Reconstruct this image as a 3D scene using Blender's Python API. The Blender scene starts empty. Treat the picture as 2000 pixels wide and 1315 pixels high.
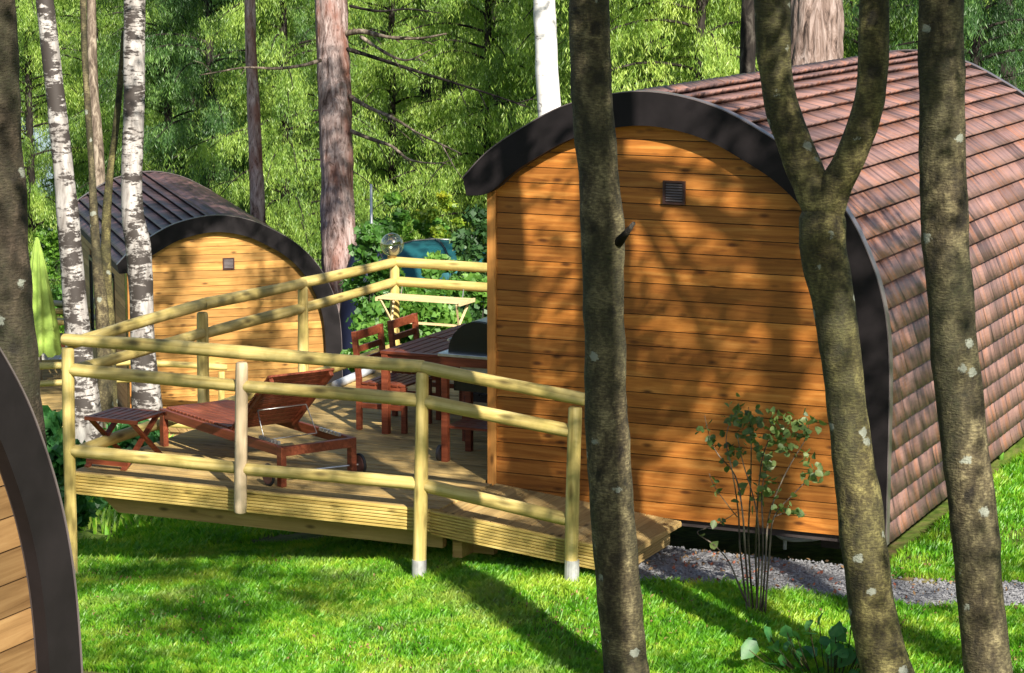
import bpy, math, random
import numpy as np
from mathutils import Vector, Matrix, noise as mnoise
random.seed(7); np.random.seed(7)
R = math.radians
C = bpy.context.scene.collection

# ------------------------------------------------------------------ camera, light, exposure
F, YAW, PITCH, CAMZ = 4883.0, 24.16, 9.125, 5.2
sc = bpy.context.scene
cd = bpy.data.cameras.new('camera'); cam = bpy.data.objects.new('camera', cd); C.objects.link(cam)
cam.location = (0, 0, CAMZ)
cam.rotation_euler = (R(90 - PITCH), 0, R(YAW))
cd.sensor_width = 36.0; cd.lens = F / 2000 * 36.0; cd.clip_end = 600; cd.clip_start = 0.3
sc.camera = cam
SUN_AZ, SUN_EL = 135.0, 34.0            # azimuth clockwise from +Y
w = bpy.data.worlds.new('World'); sc.world = w; w.use_nodes = True
nt = w.node_tree; bg = nt.nodes['Background']; sky = nt.nodes.new('ShaderNodeTexSky')
sky.sky_type = 'NISHITA'; sky.sun_disc = False; sky.sun_elevation = R(SUN_EL); sky.sun_rotation = R(SUN_AZ)
nt.links.new(sky.outputs[0], bg.inputs[0]); bg.inputs[1].default_value = 0.07
sl = bpy.data.lights.new('sun', 'SUN'); sl.energy = 5.0; sl.angle = R(0.6); sl.color = (1.0, 0.93, 0.82)
so = bpy.data.objects.new('sun', sl); C.objects.link(so)
sdir = Vector((math.sin(R(SUN_AZ)) * math.cos(R(SUN_EL)), math.cos(R(SUN_AZ)) * math.cos(R(SUN_EL)), math.sin(R(SUN_EL))))
so.rotation_euler = sdir.to_track_quat('Z', 'Y').to_euler(); so.location = (5, 0, 20)
sc.view_settings.view_transform = 'Standard'; sc.view_settings.look = 'None'
sc.view_settings.exposure = 1.22; sc.view_settings.gamma = 1.0
sc.cycles.max_bounces = 6; sc.cycles.diffuse_bounces = 3; sc.cycles.transmission_bounces = 4
sc.cycles.transparent_max_bounces = 4

# survey helpers: turn a sighting in the photograph into a point at a known distance / on a known plane
_a, _p = R(YAW), R(PITCH)
_fw = np.array([-math.sin(_a) * math.cos(_p), math.cos(_a) * math.cos(_p), -math.sin(_p)])
_r = np.array([math.cos(_a), math.sin(_a), 0.0]); _u = np.cross(_r, _fw); RM = np.array([_r, _u, _fw])
def ray(x, y): return RM.T @ np.array([(x - 1000) / F, -(y - 657.5) / F, 1.0])
def at(x, y, d): return np.array([0, 0, CAMZ]) + ray(x, y) * d
def on(x, y, ax, v):
    d = ray(x, y); o = np.array([0, 0, CAMZ]); return o + d * ((v - o[ax]) / d[ax])
def proj(P):
    q = (np.atleast_2d(P) - np.array([0, 0, CAMZ])) @ RM.T
    return 1000 + F * q[:, 0] / q[:, 2], 657.5 - F * q[:, 1] / q[:, 2], q[:, 2]

# ------------------------------------------------------------------ object helpers
def tag(o, label=None, cat=None, group=None, kind=None):
    if label: o['label'] = label
    if cat: o['category'] = cat
    if group: o['group'] = group
    if kind: o['kind'] = kind
    return o
def empty(name, label, cat, loc=(0, 0, 0), rz=0.0, group=None):
    o = bpy.data.objects.new(name, None); C.objects.link(o); o.location = loc; o.rotation_euler = (0, 0, rz)
    o.empty_display_size = 0.2
    return tag(o, label, cat, group)
class MB:
    def __init__(s): s.v = []; s.f = []
    def poly(s, pts):
        n = len(s.v); s.v += [tuple(p) for p in pts]; s.f.append(tuple(range(n, n + len(pts)))); return s
    def box(s, a, b, M=None):
        x0, y0, z0 = a; x1, y1, z1 = b; n = len(s.v)
        P = [(x0, y0, z0), (x1, y0, z0), (x1, y1, z0), (x0, y1, z0), (x0, y0, z1), (x1, y0, z1), (x1, y1, z1), (x0, y1, z1)]
        if M is not None: P = [tuple(M @ Vector(p)) for p in P]
        s.v += P
        s.f += [tuple(n + i for i in q) for q in ((0, 3, 2, 1), (4, 5, 6, 7), (0, 1, 5, 4), (1, 2, 6, 5), (2, 3, 7, 6), (3, 0, 4, 7))]
        return s
    def bar(s, p, q, w, h=None, up=(0, 0, 1)):      # square bar between two points
        p = Vector(p); q = Vector(q); h = h or w; d = (q - p).normalized(); up = Vector(up)
        if abs(d.dot(up)) > .95: up = Vector((0, 1, 0))
        x = d.cross(up).normalized(); z = x.cross(d)
        n = len(s.v)
        for c in (p, q):
            for a, b in ((-1, -1), (1, -1), (1, 1), (-1, 1)): s.v.append(tuple(c + x * a * w / 2 + z * b * h / 2))
        s.f += [tuple(n + i for i in k) for k in ((0, 1, 2, 3), (7, 6, 5, 4), (0, 4, 5, 1), (1, 5, 6, 2), (2, 6, 7, 3), (3, 7, 4, 0))]
        return s
    def tube(s, pts, rad, seg=8, cap=True, wob=0.0):
        pts = [Vector(p) for p in pts]; n0 = len(s.v); N = len(pts)
        if not hasattr(rad, '__len__'): rad = [rad] * N
        ref = None
        for i, p in enumerate(pts):
            d = (pts[min(i + 1, N - 1)] - pts[max(i - 1, 0)]).normalized()
            if ref is None: ref = Vector((1, 0, 0)) if abs(d.x) < .9 else Vector((0, 1, 0))
            x = (ref - d * ref.dot(d)).normalized(); ref = x; y = d.cross(x)
            for k in range(seg):
                t = 2 * math.pi * k / seg; v = x * math.cos(t) + y * math.sin(t); r = rad[i]
                if wob: r *= 1 + wob * mnoise.noise((p + v * r) * 4.0)
                s.v.append(tuple(p + v * r))
        for i in range(N - 1):
            for k in range(seg):
                a = n0 + i * seg + k; b = n0 + i * seg + (k + 1) % seg
                s.f.append((a, b, b + seg, a + seg))
        if cap:
            s.f.append(tuple(n0 + k for k in reversed(range(seg)))); s.f.append(tuple(n0 + (N - 1) * seg + k for k in range(seg)))
        return s
    def build(s, name, m, parent=None, smooth=False, bevel=0):
        me = bpy.data.meshes.new(name); me.from_pydata(s.v, [], s.f); me.update()
        me.materials.append(m)
        if smooth: me.shade_smooth()
        o = bpy.data.objects.new(name, me); C.objects.link(o)
        if parent: o.parent = parent
        if bevel:
            b = o.modifiers.new('bevel', 'BEVEL'); b.width = bevel; b.segments = 2; b.limit_method = 'ANGLE'; b.angle_limit = R(40)
        return o
def npmesh(name, V, Fq, m, parent=None, smooth=False):
    V = np.asarray(V, np.float32); Fq = np.asarray(Fq, np.int32); k = Fq.shape[1]
    me = bpy.data.meshes.new(name); me.vertices.add(len(V)); me.vertices.foreach_set('co', V.ravel())
    me.loops.add(Fq.size); me.loops.foreach_set('vertex_index', Fq.ravel())
    me.polygons.add(len(Fq)); me.polygons.foreach_set('loop_start', np.arange(0, Fq.size, k, dtype=np.int32))
    me.polygons.foreach_set('loop_total', np.full(len(Fq), k, np.int32)); me.update(calc_edges=True); me.validate()
    me.materials.append(m)
    if smooth: me.shade_smooth()
    o = bpy.data.objects.new(name, me); C.objects.link(o)
    if parent: o.parent = parent
    return o
def copy_tree(o, parent=None):
    c = o.copy(); C.objects.link(c); c.parent = parent
    for ch in list(o.children): copy_tree(ch, c)
    return c
def spline(P, n=8):
    P = np.array(P, float); out = []
    for i in range(len(P) - 1):
        a = P[max(i - 1, 0)]; b = P[i]; c = P[i + 1]; d = P[min(i + 2, len(P) - 1)]
        for t in np.linspace(0, 1, n, endpoint=False):
            out.append(.5 * ((2 * b) + (c - a) * t + (2 * a - 5 * b + 4 * c - d) * t * t + (-a + 3 * b - 3 * c + d) * t ** 3))
    out.append(P[-1]); return np.array(out)

# ------------------------------------------------------------------ materials
class NT:
    def __init__(s, name):
        s.m = bpy.data.materials.new(name); s.m.use_nodes = True; s.t = s.m.node_tree
        s.b = s.t.nodes['Principled BSDF']; s.out = s.t.nodes['Material Output']
    def n(s, k, **kw):
        x = s.t.nodes.new('ShaderNode' + k)
        for a, v in kw.items(): setattr(x, a, v)
        return x
    def l(s, a, b): s.t.links.new(a, b)
    def obj(s, scale=(1, 1, 1), kind='Object'):
        c = s.n('TexCoord'); m = s.n('Mapping'); m.inputs['Scale'].default_value = scale
        s.l(c.outputs[kind], m.inputs[0]); return m.outputs[0]
    def pos(s, scale=(1, 1, 1)):
        c = s.n('NewGeometry'); m = s.n('Mapping'); m.inputs['Scale'].default_value = scale
        s.l(c.outputs['Position'], m.inputs[0]); return m.outputs[0]
    def noise(s, vec, scale, detail=4, rough=.6, dist=0):
        x = s.n('TexNoise'); x.inputs['Scale'].default_value = scale; x.inputs['Detail'].default_value = detail
        x.inputs['Roughness'].default_value = rough; x.inputs['Distortion'].default_value = dist
        if vec is not None: s.l(vec, x.inputs['Vector'])
        return x.outputs['Fac']
    def ramp(s, fac, stops):
        x = s.n('ValToRGB'); e = x.color_ramp.elements
        while len(e) < len(stops): e.new(.5)
        for k, (p, c) in enumerate(stops):
            e[k].position = p; e[k].color = (*c, 1) if hasattr(c, '__len__') else (c, c, c, 1)
        s.l(fac, x.inputs[0]); return x.outputs[0]
    def mix(s, fac, a, b, mode='MIX'):
        x = s.n('Mix', data_type='RGBA', blend_type=mode)
        for i, v in ((0, fac), (6, a), (7, b)):
            if hasattr(v, 'is_linked') or hasattr(v, 'links'): s.l(v, x.inputs[i])
            else: x.inputs[i].default_value = (*v, 1) if hasattr(v, '__len__') else v
        return x.outputs[2]
    def math(s, op, a, b=0.0, c=None):
        x = s.n('Math', operation=op)
        for i, v in enumerate((a, b, c)):
            if v is None: continue
            if hasattr(v, 'links'): s.l(v, x.inputs[i])
            else: x.inputs[i].default_value = v
        return x.outputs[0]
    def bump(s, h, strength=.3, dist=.01):
        x = s.n('Bump'); x.inputs['Strength'].default_value = strength; x.inputs['Distance'].default_value = dist
        s.l(h, x.inputs['Height']); s.l(x.outputs[0], s.b.inputs['Normal']); return x
    def base(s, c, rough=.7, spec=.3, metal=0.0):
        if hasattr(c, 'links'): s.l(c, s.b.inputs['Base Color'])
        else: s.b.inputs['Base Color'].default_value = (*c, 1)
        s.b.inputs['Roughness'].default_value = rough; s.b.inputs['Specular IOR Level'].default_value = spec
        s.b.inputs['Metallic'].default_value = metal
        return s.m

def wood(name, c_lo, c_mid, c_hi, grain=0, pitch_ax=None, pitch=.1234, off=0.0, rough=.6, spec=.3, gs=1.0, knots=True, stain=None, boardvar=.35, bump=.25, kn=(.07, .2)):
    t = NT(name)
    co = t.n('TexCoord').outputs['Object']; sep = t.n('SeparateXYZ'); t.l(co, sep.inputs[0])
    sc_ = [22 * gs, 22 * gs, 22 * gs]; sc_[grain] = 1.3 * gs
    mp = t.n('Mapping'); mp.inputs['Scale'].default_value = sc_
    if pitch_ax is not None:
        idx = t.math('FLOOR', t.math('DIVIDE', t.math('ADD', sep.outputs[pitch_ax], off), pitch))
        wn = t.n('TexWhiteNoise', noise_dimensions='1D'); t.l(idx, wn.inputs['W'])
        comb = t.n('CombineXYZ'); t.l(t.math('MULTIPLY', wn.outputs['Value'], 37.0), comb.inputs[grain])
        add = t.n('VectorMath', operation='ADD'); t.l(co, add.inputs[0]); t.l(comb.outputs[0], add.inputs[1])
        co2 = add.outputs[0]; var = wn.outputs['Value']
    else: co2 = co; var = None
    t.l(co2, mp.inputs[0])
    g = t.noise(mp.outputs[0], 1.0, 5, .65, .8)
    col = t.ramp(g, [(.28, c_lo), (.5, c_mid), (.72, c_hi)])
    big = t.noise(co2, 2.2, 3, .6)
    col = t.mix(t.ramp(big, [(.35, 0.0), (.7, .5)]), col, tuple(x * .72 for x in c_mid))
    if var is not None:
        col = t.mix(1.0, col, t.ramp(var, [(0, (1 - boardvar,) * 3), (1, (1 + boardvar * .35,) * 3)]), 'MULTIPLY')
    if knots:
        m2 = t.n('Mapping'); s2 = [9, 9, 9]; s2[grain] = 3.2; m2.inputs['Scale'].default_value = s2; t.l(co2, m2.inputs[0])
        vo = t.n('TexVoronoi'); vo.inputs['Scale'].default_value = 1.0; t.l(m2.outputs[0], vo.inputs['Vector'])
        col = t.mix(t.ramp(vo.outputs['Distance'], [(kn[0], .85), (kn[1], 0.0)]), col, tuple(x * .3 for x in c_lo))
    if stain:
        st = t.noise(co, 3.5, 4, .7)
        col = t.mix(t.ramp(st, [(.5, 0.0), (.75, .75)]), col, stain)
    t.bump(g, bump, .004)
    return t.base(col, rough, spec)

M_CLAD = wood('stained_cladding', (.18, .05, .008), (.42, .15, .024), (.62, .28, .065), 0, 2, off=50 * .1234)
M_CLAD_SIDE = wood('side_cladding', (.30, .17, .07), (.42, .26, .12), (.5, .33, .17), 1, 2, off=50 * .1234)
M_CLAD_PALE = wood('yellow_cladding', (.28, .12, .025), (.48, .24, .06), (.62, .36, .11), 0, 2, off=50 * .1234)
M_CLAD_SHADE = wood('shaded_cladding', (.13, .065, .022), (.25, .14, .055), (.34, .21, .09), 0, 2, off=50 * .1234)  # corner cabin boards, browner and darker to paint in their shade
M_TRIM = wood('orange_trim', (.30, .11, .022), (.44, .19, .045), (.55, .27, .07), 2)
M_LOG = wood('treated_log', (.24, .17, .045), (.48, .37, .12), (.66, .54, .24), 2, stain=(.24, .21, .05), gs=.8, bump=.5, kn=(.10, .30))
M_LOGW = wood('weathered_log', (.34, .25, .15), (.50, .39, .25), (.62, .50, .34), 2, gs=.9)
M_LOGG = wood('grey_log', (.16, .14, .09), (.26, .22, .14), (.36, .31, .2), 2, gs=.9)
M_DECK = wood('deck_board', (.22, .13, .04), (.46, .31, .11), (.66, .49, .22), 0, 1, pitch=.125, off=10, stain=(.26, .20, .09), boardvar=.42, rough=.7)
M_RAMP = wood('ramp_board', (.30, .19, .07), (.48, .33, .13), (.60, .45, .21), 1, 0, pitch=.145, off=10, boardvar=.28, rough=.7)
M_FASC = wood('grooved_fascia', (.26, .17, .04), (.48, .35, .10), (.64, .50, .19), 0, stain=(.24, .19, .045))
M_BEAM = wood('joist_beam', (.26, .16, .05), (.40, .26, .09), (.48, .33, .13), 0)
M_MAHO = wood('red_hardwood', (.085, .019, .009), (.19, .046, .020), (.31, .09, .04), 0, gs=1.6, knots=False, rough=.45, spec=.35, bump=.1)
M_DARKRED = wood('weathered_hardwood', (.07, .035, .03), (.13, .06, .05), (.22, .10, .08), 0, gs=1.6, knots=False, rough=.5)
M_PINE = wood('pale_pine', (.45, .32, .15), (.62, .47, .25), (.72, .58, .34), 0, gs=1.6, knots=False)

def simple(name, c, rough=.5, spec=.4, metal=0.0, var=.25, scale=6.0, bump=0.0):
    t = NT(name); n = t.noise(t.obj(), scale, 4, .6)
    col = t.ramp(n, [(.3, tuple(x * (1 - var) for x in c)), (.7, tuple(min(1, x * (1 + var)) for x in c))])
    if bump: t.bump(n, bump, .004)
    return t.base(col, rough, spec, metal)
M_VERGE = simple('dark_verge', (.0105, .0085, .0092), .6, .15, var=.4, scale=3)
M_VERGE_EDGE = simple('verge_edge', (.11, .09, .09), .35, .6)
M_SLAB = simple('roof_underside', (.04, .03, .028), .8)
M_STEEL = simple('galvanised_steel', (.55, .55, .54), .35, .6, .85, var=.15, scale=20)
M_STEELP = simple('grey_sleeve', (.36, .36, .36), .5, .5, .3, var=.2, scale=20)
M_BLACK = simple('black_enamel', (.012, .012, .013), .25, .6)
M_SHADEWOOD = simple('shade_dark_wood', (.014, .009, .007), .6)  # red chair wood taken near black, its shade put into the colour
M_RUBBER = simple('black_rubber', (.02, .02, .022), .55, .4)
M_DARKBROWN = simple('dark_brown_plastic', (.05, .022, .018), .45)
M_GREYPIPE = simple('grey_plastic_pipe', (.42, .44, .47), .4)
M_TEAL = simple('teal_fabric', (.006, .085, .095), .7, scale=3)
M_NAVY = simple('navy_fabric', (.006, .010, .035), .7, scale=3)
M_LIME = simple('lime_fabric', (.33, .48, .09), .8, scale=3)
M_BLUESHEET = simple('pale_blue_sheet', (.45, .55, .68), .5, scale=3)
M_ROCK = simple('pale_rock', (.42, .40, .34), .9, scale=8, bump=.6)
M_GREENPOST = simple('green_post', (.2, .45, .06), .5)
M_FRAME = simple('dark_window_frame', (.018, .015, .014), .4)
def glassy(name, tint, rough=.03, trans=1.0):
    t = NT(name); t.base(tint, rough, .5); t.b.inputs['Transmission Weight'].default_value = trans; t.b.inputs['IOR'].default_value = 1.3
    return t.m
M_PANE = simple('window_pane', (.05, .065, .07), .04, 1.0, var=.1)

def tiles(name, cols, seam=.5):
    t = NT(name)
    streak = t.noise(t.obj((1.1, 9.5, 1.1)), 1.0, 3, .55, .3)
    fine = t.noise(t.obj((6, 6, 70)), 1.0, 2, .5)
    big = t.noise(t.obj((1, 1.2, 1)), 1.1, 3, .5)
    col = t.ramp(streak, [(.30, cols[0]), (.42, cols[1]), (.52, cols[2]), (.62, cols[3]), (.72, cols[0])])
    col = t.mix(t.ramp(fine, [(.35, .28), (.65, 0.0)]), col, tuple(x * .55 for x in cols[1]))
    col = t.mix(t.ramp(big, [(.4, 0.0), (.7, .35)]), col, cols[4])
    at_ = t.n('Attribute', attribute_name='panel').outputs['Fac']
    col = t.mix(.15, col, tuple(cols[2]))
    col = t.mix(1.0, col, t.ramp(at_, [(0, (.62,) * 3), (.5, (.95,) * 3), (1, (1.3, 1.25, 1.2))]), 'MULTIPLY')
    col = t.mix(t.math('MULTIPLY', t.math('LESS_THAN', at_, -.2), seam), col, (.01, .008, .008))
    mossn = t.noise(t.obj(), 5, 5, .75); col = t.mix(t.ramp(mossn, [(.60, 0.0), (.72, .55)]), col, (.10, .085, .06))
    t.bump(fine, .35, .006)
    return t.base(col, .5, .35)
M_TILE = tiles('red_brown_roof_tiles', [(.042, .026, .027), (.135, .075, .068), (.24, .137, .118), (.30, .12, .06), (.27, .17, .15)])
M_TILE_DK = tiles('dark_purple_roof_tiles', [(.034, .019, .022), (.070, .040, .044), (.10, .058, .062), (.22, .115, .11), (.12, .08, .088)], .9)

def leafmat(name, dark, mid, light, scale=.9, trans=.45, rough=.5, fine=14, patch=None):
    t = NT(name); t.t.nodes.remove(t.b)
    n = t.noise(t.pos(), scale, 3, .6); n2 = t.noise(t.pos(), fine, 2, .6)
    oi = t.n('ObjectInfo').outputs['Random']
    f = t.math('ADD', t.math('MULTIPLY', n, .55), t.math('MULTIPLY', n2, .45)); f = t.math('ADD', f, t.math('MULTIPLY', t.math('SUBTRACT', oi, .5), .12))
    col = t.ramp(f, [(.36, dark), (.5, mid), (.64, light)])
    if patch: col = t.mix(t.ramp(t.noise(t.pos(), .9, 4, .7), [(.54, 0.0), (.70, .45)]), col, patch)
    d = t.n('BsdfDiffuse'); tr = t.n('BsdfTranslucent'); gl = t.n('BsdfGlossy'); gl.inputs['Roughness'].default_value = rough
    t.l(col, d.inputs[0]); t.l(t.mix(1.0, col, (1.25, 1.15, .5), 'MULTIPLY'), tr.inputs[0])
    m1 = t.n('MixShader'); m1.inputs[0].default_value = trans; t.l(d.outputs[0], m1.inputs[1]); t.l(tr.outputs[0], m1.inputs[2])
    m2 = t.n('MixShader'); m2.inputs[0].default_value = .04; t.l(m1.outputs[0], m2.inputs[1]); t.l(gl.outputs[0], m2.inputs[2])
    t.l(m2.outputs[0], t.out.inputs[0]); return t.m
L_LARCH = leafmat('larch_needles', (.03, .08, .016), (.13, .25, .035), (.38, .54, .10), scale=.9, fine=6)
L_WILLOW = leafmat('pale_green_needles', (.05, .12, .02), (.22, .37, .05), (.52, .66, .15), scale=.9, fine=6)
L_SPRUCE = leafmat('spruce_needles', (.018, .055, .018), (.06, .15, .038), (.20, .36, .08), trans=.45, scale=.9, fine=6)
L_BROAD = leafmat('broad_leaves', (.03, .10, .015), (.08, .22, .025), (.22, .42, .05))
L_HAZEL = leafmat('hazel_leaves', (.03, .10, .015), (.085, .22, .03), (.20, .38, .06), scale=2, fine=9)
L_YELLOW = leafmat('yellow_leaves', (.10, .22, .02), (.30, .40, .03), (.6, .55, .04), scale=2, fine=9)
L_SAPL = leafmat('sapling_leaves', (.05, .09, .025), (.12, .19, .05), (.25, .32, .10), scale=5, fine=12)
L_PLANT = leafmat('plant_leaves', (.02, .10, .02), (.05, .20, .05), (.12, .32, .08), scale=5, fine=12)
L_GRASS = leafmat('grass_blades', (.035, .16, .005), (.14, .40, .012), (.40, .56, .05), scale=1.9, trans=.45, fine=11, patch=(.40, .36, .13))
L_CROWN = leafmat('beech_leaves', (.03, .09, .015), (.08, .18, .025), (.15, .27, .04))

def bark(name, kind):
    t = NT(name); P = t.obj()
    if kind in ('smooth', 'smooth_green', 'smooth_brown'):
        n = t.noise(t.obj((1, 1, .55)), 9, 6, .72); n2 = t.noise(t.obj((1, 1, .5)), 1.6, 3, .6); nf = t.noise(t.obj((30, 30, 90)), 1, 3, .6)
        a = [(.35, (.014, .011, .008)), (.49, (.088, .070, .037)), (.63, (.24, .20, .105))] if kind == 'smooth' else \
            ([(.35, (.018, .014, .008)), (.49, (.105, .087, .033)), (.63, (.26, .225, .085))] if kind == 'smooth_green' else [(.34, (.010, .007, .006)), (.5, (.05, .034, .024)), (.64, (.12, .085, .06))])
        col = t.ramp(n, a)
        col = t.mix(t.ramp(n2, [(.40, 0.0), (.60, .7)]), col, (.032, .036, .016))
        col = t.mix(t.ramp(nf, [(.4, .6), (.6, 0.0)]), col, (.02, .015, .010))
        v = t.n('TexVoronoi'); v.inputs['Scale'].default_value = 5.0; v.inputs['Randomness'].default_value = 1
        wv = t.n('Mapping'); wv.inputs['Scale'].default_value = (1, 1, 1.2); t.l(P, wv.inputs[0]); t.l(wv.outputs[0], v.inputs['Vector'])
        dn = t.math('ADD', v.outputs['Distance'], t.math('MULTIPLY', t.noise(P, 26, 4, .75), .42))
        sel = t.math('GREATER_THAN', t.n('SeparateColor').outputs[0] if False else t.math('FRACT', t.math('MULTIPLY', v.outputs['Color'], 7.0)), .30)
        spot = t.math('MULTIPLY', t.ramp(dn, [(.36, 1.0), (.40, 0.0)]), sel)
        col = t.mix(t.math('MULTIPLY', spot, .85), col, (.24, .255, .21))
        v2 = t.n('TexVoronoi'); v2.inputs['Scale'].default_value = 4.2; t.l(t.obj((1, 1, .8)), v2.inputs['Vector'])
        d2 = t.math('ADD', v2.outputs['Distance'], t.math('MULTIPLY', t.noise(P, 25, 3, .7), .3))
        col = t.mix(t.math('MULTIPLY', t.ramp(d2, [(.26, .85), (.36, 0.0)]), t.ramp(t.noise(P, 1.3, 2), [(.48, 0.0), (.58, 1.0)])), col, (.008, .007, .006))
        t.bump(t.math('ADD', n, t.math('MULTIPLY', nf, .5)), 1.0, .022); return t.base(col, .8, .25)
    if kind in ('birch', 'birch_white'):
        n = t.noise(t.obj((4.0, 4.0, 17)), 1, 5, .7, .9); n2 = t.noise(t.obj((2.2, 2.2, 2.6)), 1, 5, .75); n3 = t.noise(t.obj((14, 14, 3)), 1, 3, .6)
        lo = .472 if kind == 'birch' else .56
        f = t.math('ADD', t.math('MULTIPLY', n, .42), t.math('MULTIPLY', n2, .58))
        white = t.ramp(n3, [(.3, (.16, .14, .125)), (.7, (.42, .395, .37))]) if kind == 'birch' else t.ramp(n3, [(.3, (.50, .48, .46)), (.7, (.68, .66, .64))])
        col = t.mix(t.ramp(f, [(lo, 0.0), (lo + .045, 1.0)]), white, (.035, .028, .024))
        t.bump(f, .6, .01); return t.base(col, .7, .3)
    if kind == 'larch':
        n = t.noise(t.obj((9, 9, 1.7)), 1, 5, .7, 1.2); n2 = t.noise(t.obj((1, 1, .35)), 2.5, 3, .6); v = t.n('TexVoronoi'); v.inputs['Scale'].default_value = 1.0
        t.l(t.obj((24, 24, 9)), v.inputs['Vector'])
        col = t.ramp(n, [(.33, (.05, .028, .022)), (.45, (.19, .13, .115)), (.62, (.38, .30, .28))])
        col = t.mix(t.ramp(n2, [(.5, 0.0), (.66, .75)]), col, (.17, .065, .042))
        col = t.mix(t.ramp(v.outputs['Distance'], [(.1, .6), (.3, 0.0)]), col, (.03, .02, .018))
        t.bump(n, 1.0, .04); return t.base(col, .9, .15)
    if kind == 'grey':
        n = t.noise(t.obj((9, 9, 1.4)), 1, 5, .7, 1.0)
        col = t.ramp(n, [(.35, (.04, .028, .024)), (.47, (.17, .12, .10)), (.62, (.30, .235, .21))])
        t.bump(n, 1.0, .05); return t.base(col, .9, .15)
    if kind == 'dark':
        n = t.noise(t.obj((9, 9, 2.5)), 1, 5, .7, .8)
        col = t.ramp(n, [(.35, (.006, .005, .005)), (.54, (.022, .018, .015)), (.68, (.075, .066, .055))])
        t.bump(n, .8, .03); return t.base(col, .9, .15)
    if kind == 'pale':
        n = t.noise(t.obj((10, 10, 3)), 1, 5, .7, .8)
        col = t.ramp(n, [(.35, (.04, .03, .022)), (.5, (.13, .10, .075)), (.66, (.30, .25, .19))])
        t.bump(n, .8, .03); return t.base(col, .9, .15)
B_SM = bark('smooth_bark', 'smooth'); B_BR = bark('brown_smooth_bark', 'smooth_brown'); B_GR = bark('green_smooth_bark', 'smooth_green'); B_BI = bark('birch_bark', 'birch'); B_BW = bark('white_birch_bark', 'birch_white')
B_LA = bark('larch_bark', 'larch'); B_GY = bark('furrowed_grey_bark', 'grey'); B_DK = bark('dark_bark', 'dark'); B_PA = bark('pale_bark', 'pale')

# ------------------------------------------------------------------ terrain
CTRL = np.array([(-11.5, 16.75, -.05), (-8.27, 16.75, .30), (-7.0, 16.75, .43), (-6.7, 18.1, .44), (-5.3, 18.1, .43), (-4.85, 17.9, .42), (-5.0, 22.5, .42),
    (-4.9, 26, .38), (-5.2, 15.8, .38), (-3.6, 16.2, .46), (-3.0, 19.5, .5), (0, 22, .75), (-5.5, 5, 1.0), (-12, 5, .7), (-7.6, 11.3, .25), (-2, 10, .8), (5, 5, 1.2), (-14, 12, -.3),
    (-8.5, 18.5, .3), (-10, 21, -.25), (-13.3, 20.5, -.6), (-16.8, 25, -1.05), (-18.4, 27.2, -1.55), (-21, 32.2, -2.65), (-18.5, 34.5, -2.65), (-24.5, 34, -2.7), (-22.8, 29.4, -2.3), (-25.5, 38, -2.8), (-19.8, 37.6, -2.3),
    (-14, 28, -1.3), (-12, 34, -1.4), (-6, 32, -.2), (-8, 45, -1.2), (-20, 50, -3.0), (-35, 55, -3.8), (-35, 35, -3.3), (-30, 20, -2.2), (-20, 18, -1.0), (-50, 75, -5.6), (-45, 90, -5.0), (-20, 90, -3.0), (15, 60, 1.5), (20, 20, 1.6), (30, 90, 2), (-60, 40, -4.4), (-60, 0, -2), (40, -10, 3), (-20, -20, 1.2), (0, 0, 1.4)])
def tps_fit(P, lam=.02):
    n = len(P); d = np.hypot(P[:, None, 0] - P[None, :, 0], P[:, None, 1] - P[None, :, 1]); K = np.where(d > 0, d * d * np.log(d + 1e-9), 0)
    A = np.zeros((n + 3, n + 3)); A[:n, :n] = K + lam * np.eye(n); A[:n, n] = 1; A[:n, n + 1:n + 3] = P[:, :2]; A[n, :n] = 1; A[n + 1:, :n] = P[:, :2].T
    b = np.zeros(n + 3); b[:n] = P[:, 2]; return np.linalg.solve(A, b)
TW = tps_fit(CTRL)
def ground(x, y):
    x = np.atleast_1d(np.asarray(x, float)); y = np.atleast_1d(np.asarray(y, float)); n = len(CTRL); z = np.zeros(x.shape)
    for i in range(0, x.size, 40000):
        xs = x[i:i + 40000]; ys = y[i:i + 40000]
        d = np.hypot(xs[:, None] - CTRL[None, :, 0], ys[:, None] - CTRL[None, :, 1]); K = np.where(d > 0, d * d * np.log(d + 1e-9), 0)
        z[i:i + 40000] = K @ TW[:n] + TW[n] + xs * TW[n + 1] + ys * TW[n + 2]
    sm = lambda v: np.clip(v, 0, 1) ** 2 * (3 - 2 * np.clip(v, 0, 1))      # hollow added under the near cabin so the gap stays dark
    z = z - .42 * sm((y - 17.98) / .30) * sm((25.0 - y) / .5) * sm((x + 8.3) / .4) * sm((-4.95 - x) / .35)
    return z + .012 * np.sin(x * 3.1 + 1.3 * np.sin(y * 2.3)) + .010 * np.sin(y * 4.3 + x * 1.7)
def gz(x, y): return float(ground([x], [y])[0])

def grid(xs, ys, name, m, dz=0.0, far=False):
    X, Y = np.meshgrid(xs, ys); Z = ground(X.ravel(), Y.ravel()).reshape(X.shape) + dz
    if far:
        dd = np.hypot(X + 12, Y - 30); k = np.clip((dd - 75) / 60, 0, 1); Z = Z * (1 - k) + np.clip(Z, -4, 3) * k
    V = np.stack([X.ravel(), Y.ravel(), Z.ravel()], 1); nx, ny = len(xs), len(ys)
    i = np.arange(nx - 1)[None, :] + nx * np.arange(ny - 1)[:, None]; i = i.ravel()
    return npmesh(name, V, np.stack([i, i + 1, i + nx + 1, i + nx], 1), m, smooth=True)
t = NT('lawn_soil')
n1 = t.noise(t.pos(), 1.1, 5, .65); n2 = t.noise(t.pos(), 9, 4, .7); n3 = t.noise(t.pos(), .12, 2)
col = t.ramp(n2, [(.35, (.045, .065, .012)), (.5, (.08, .13, .02)), (.65, (.14, .19, .035))])
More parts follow.
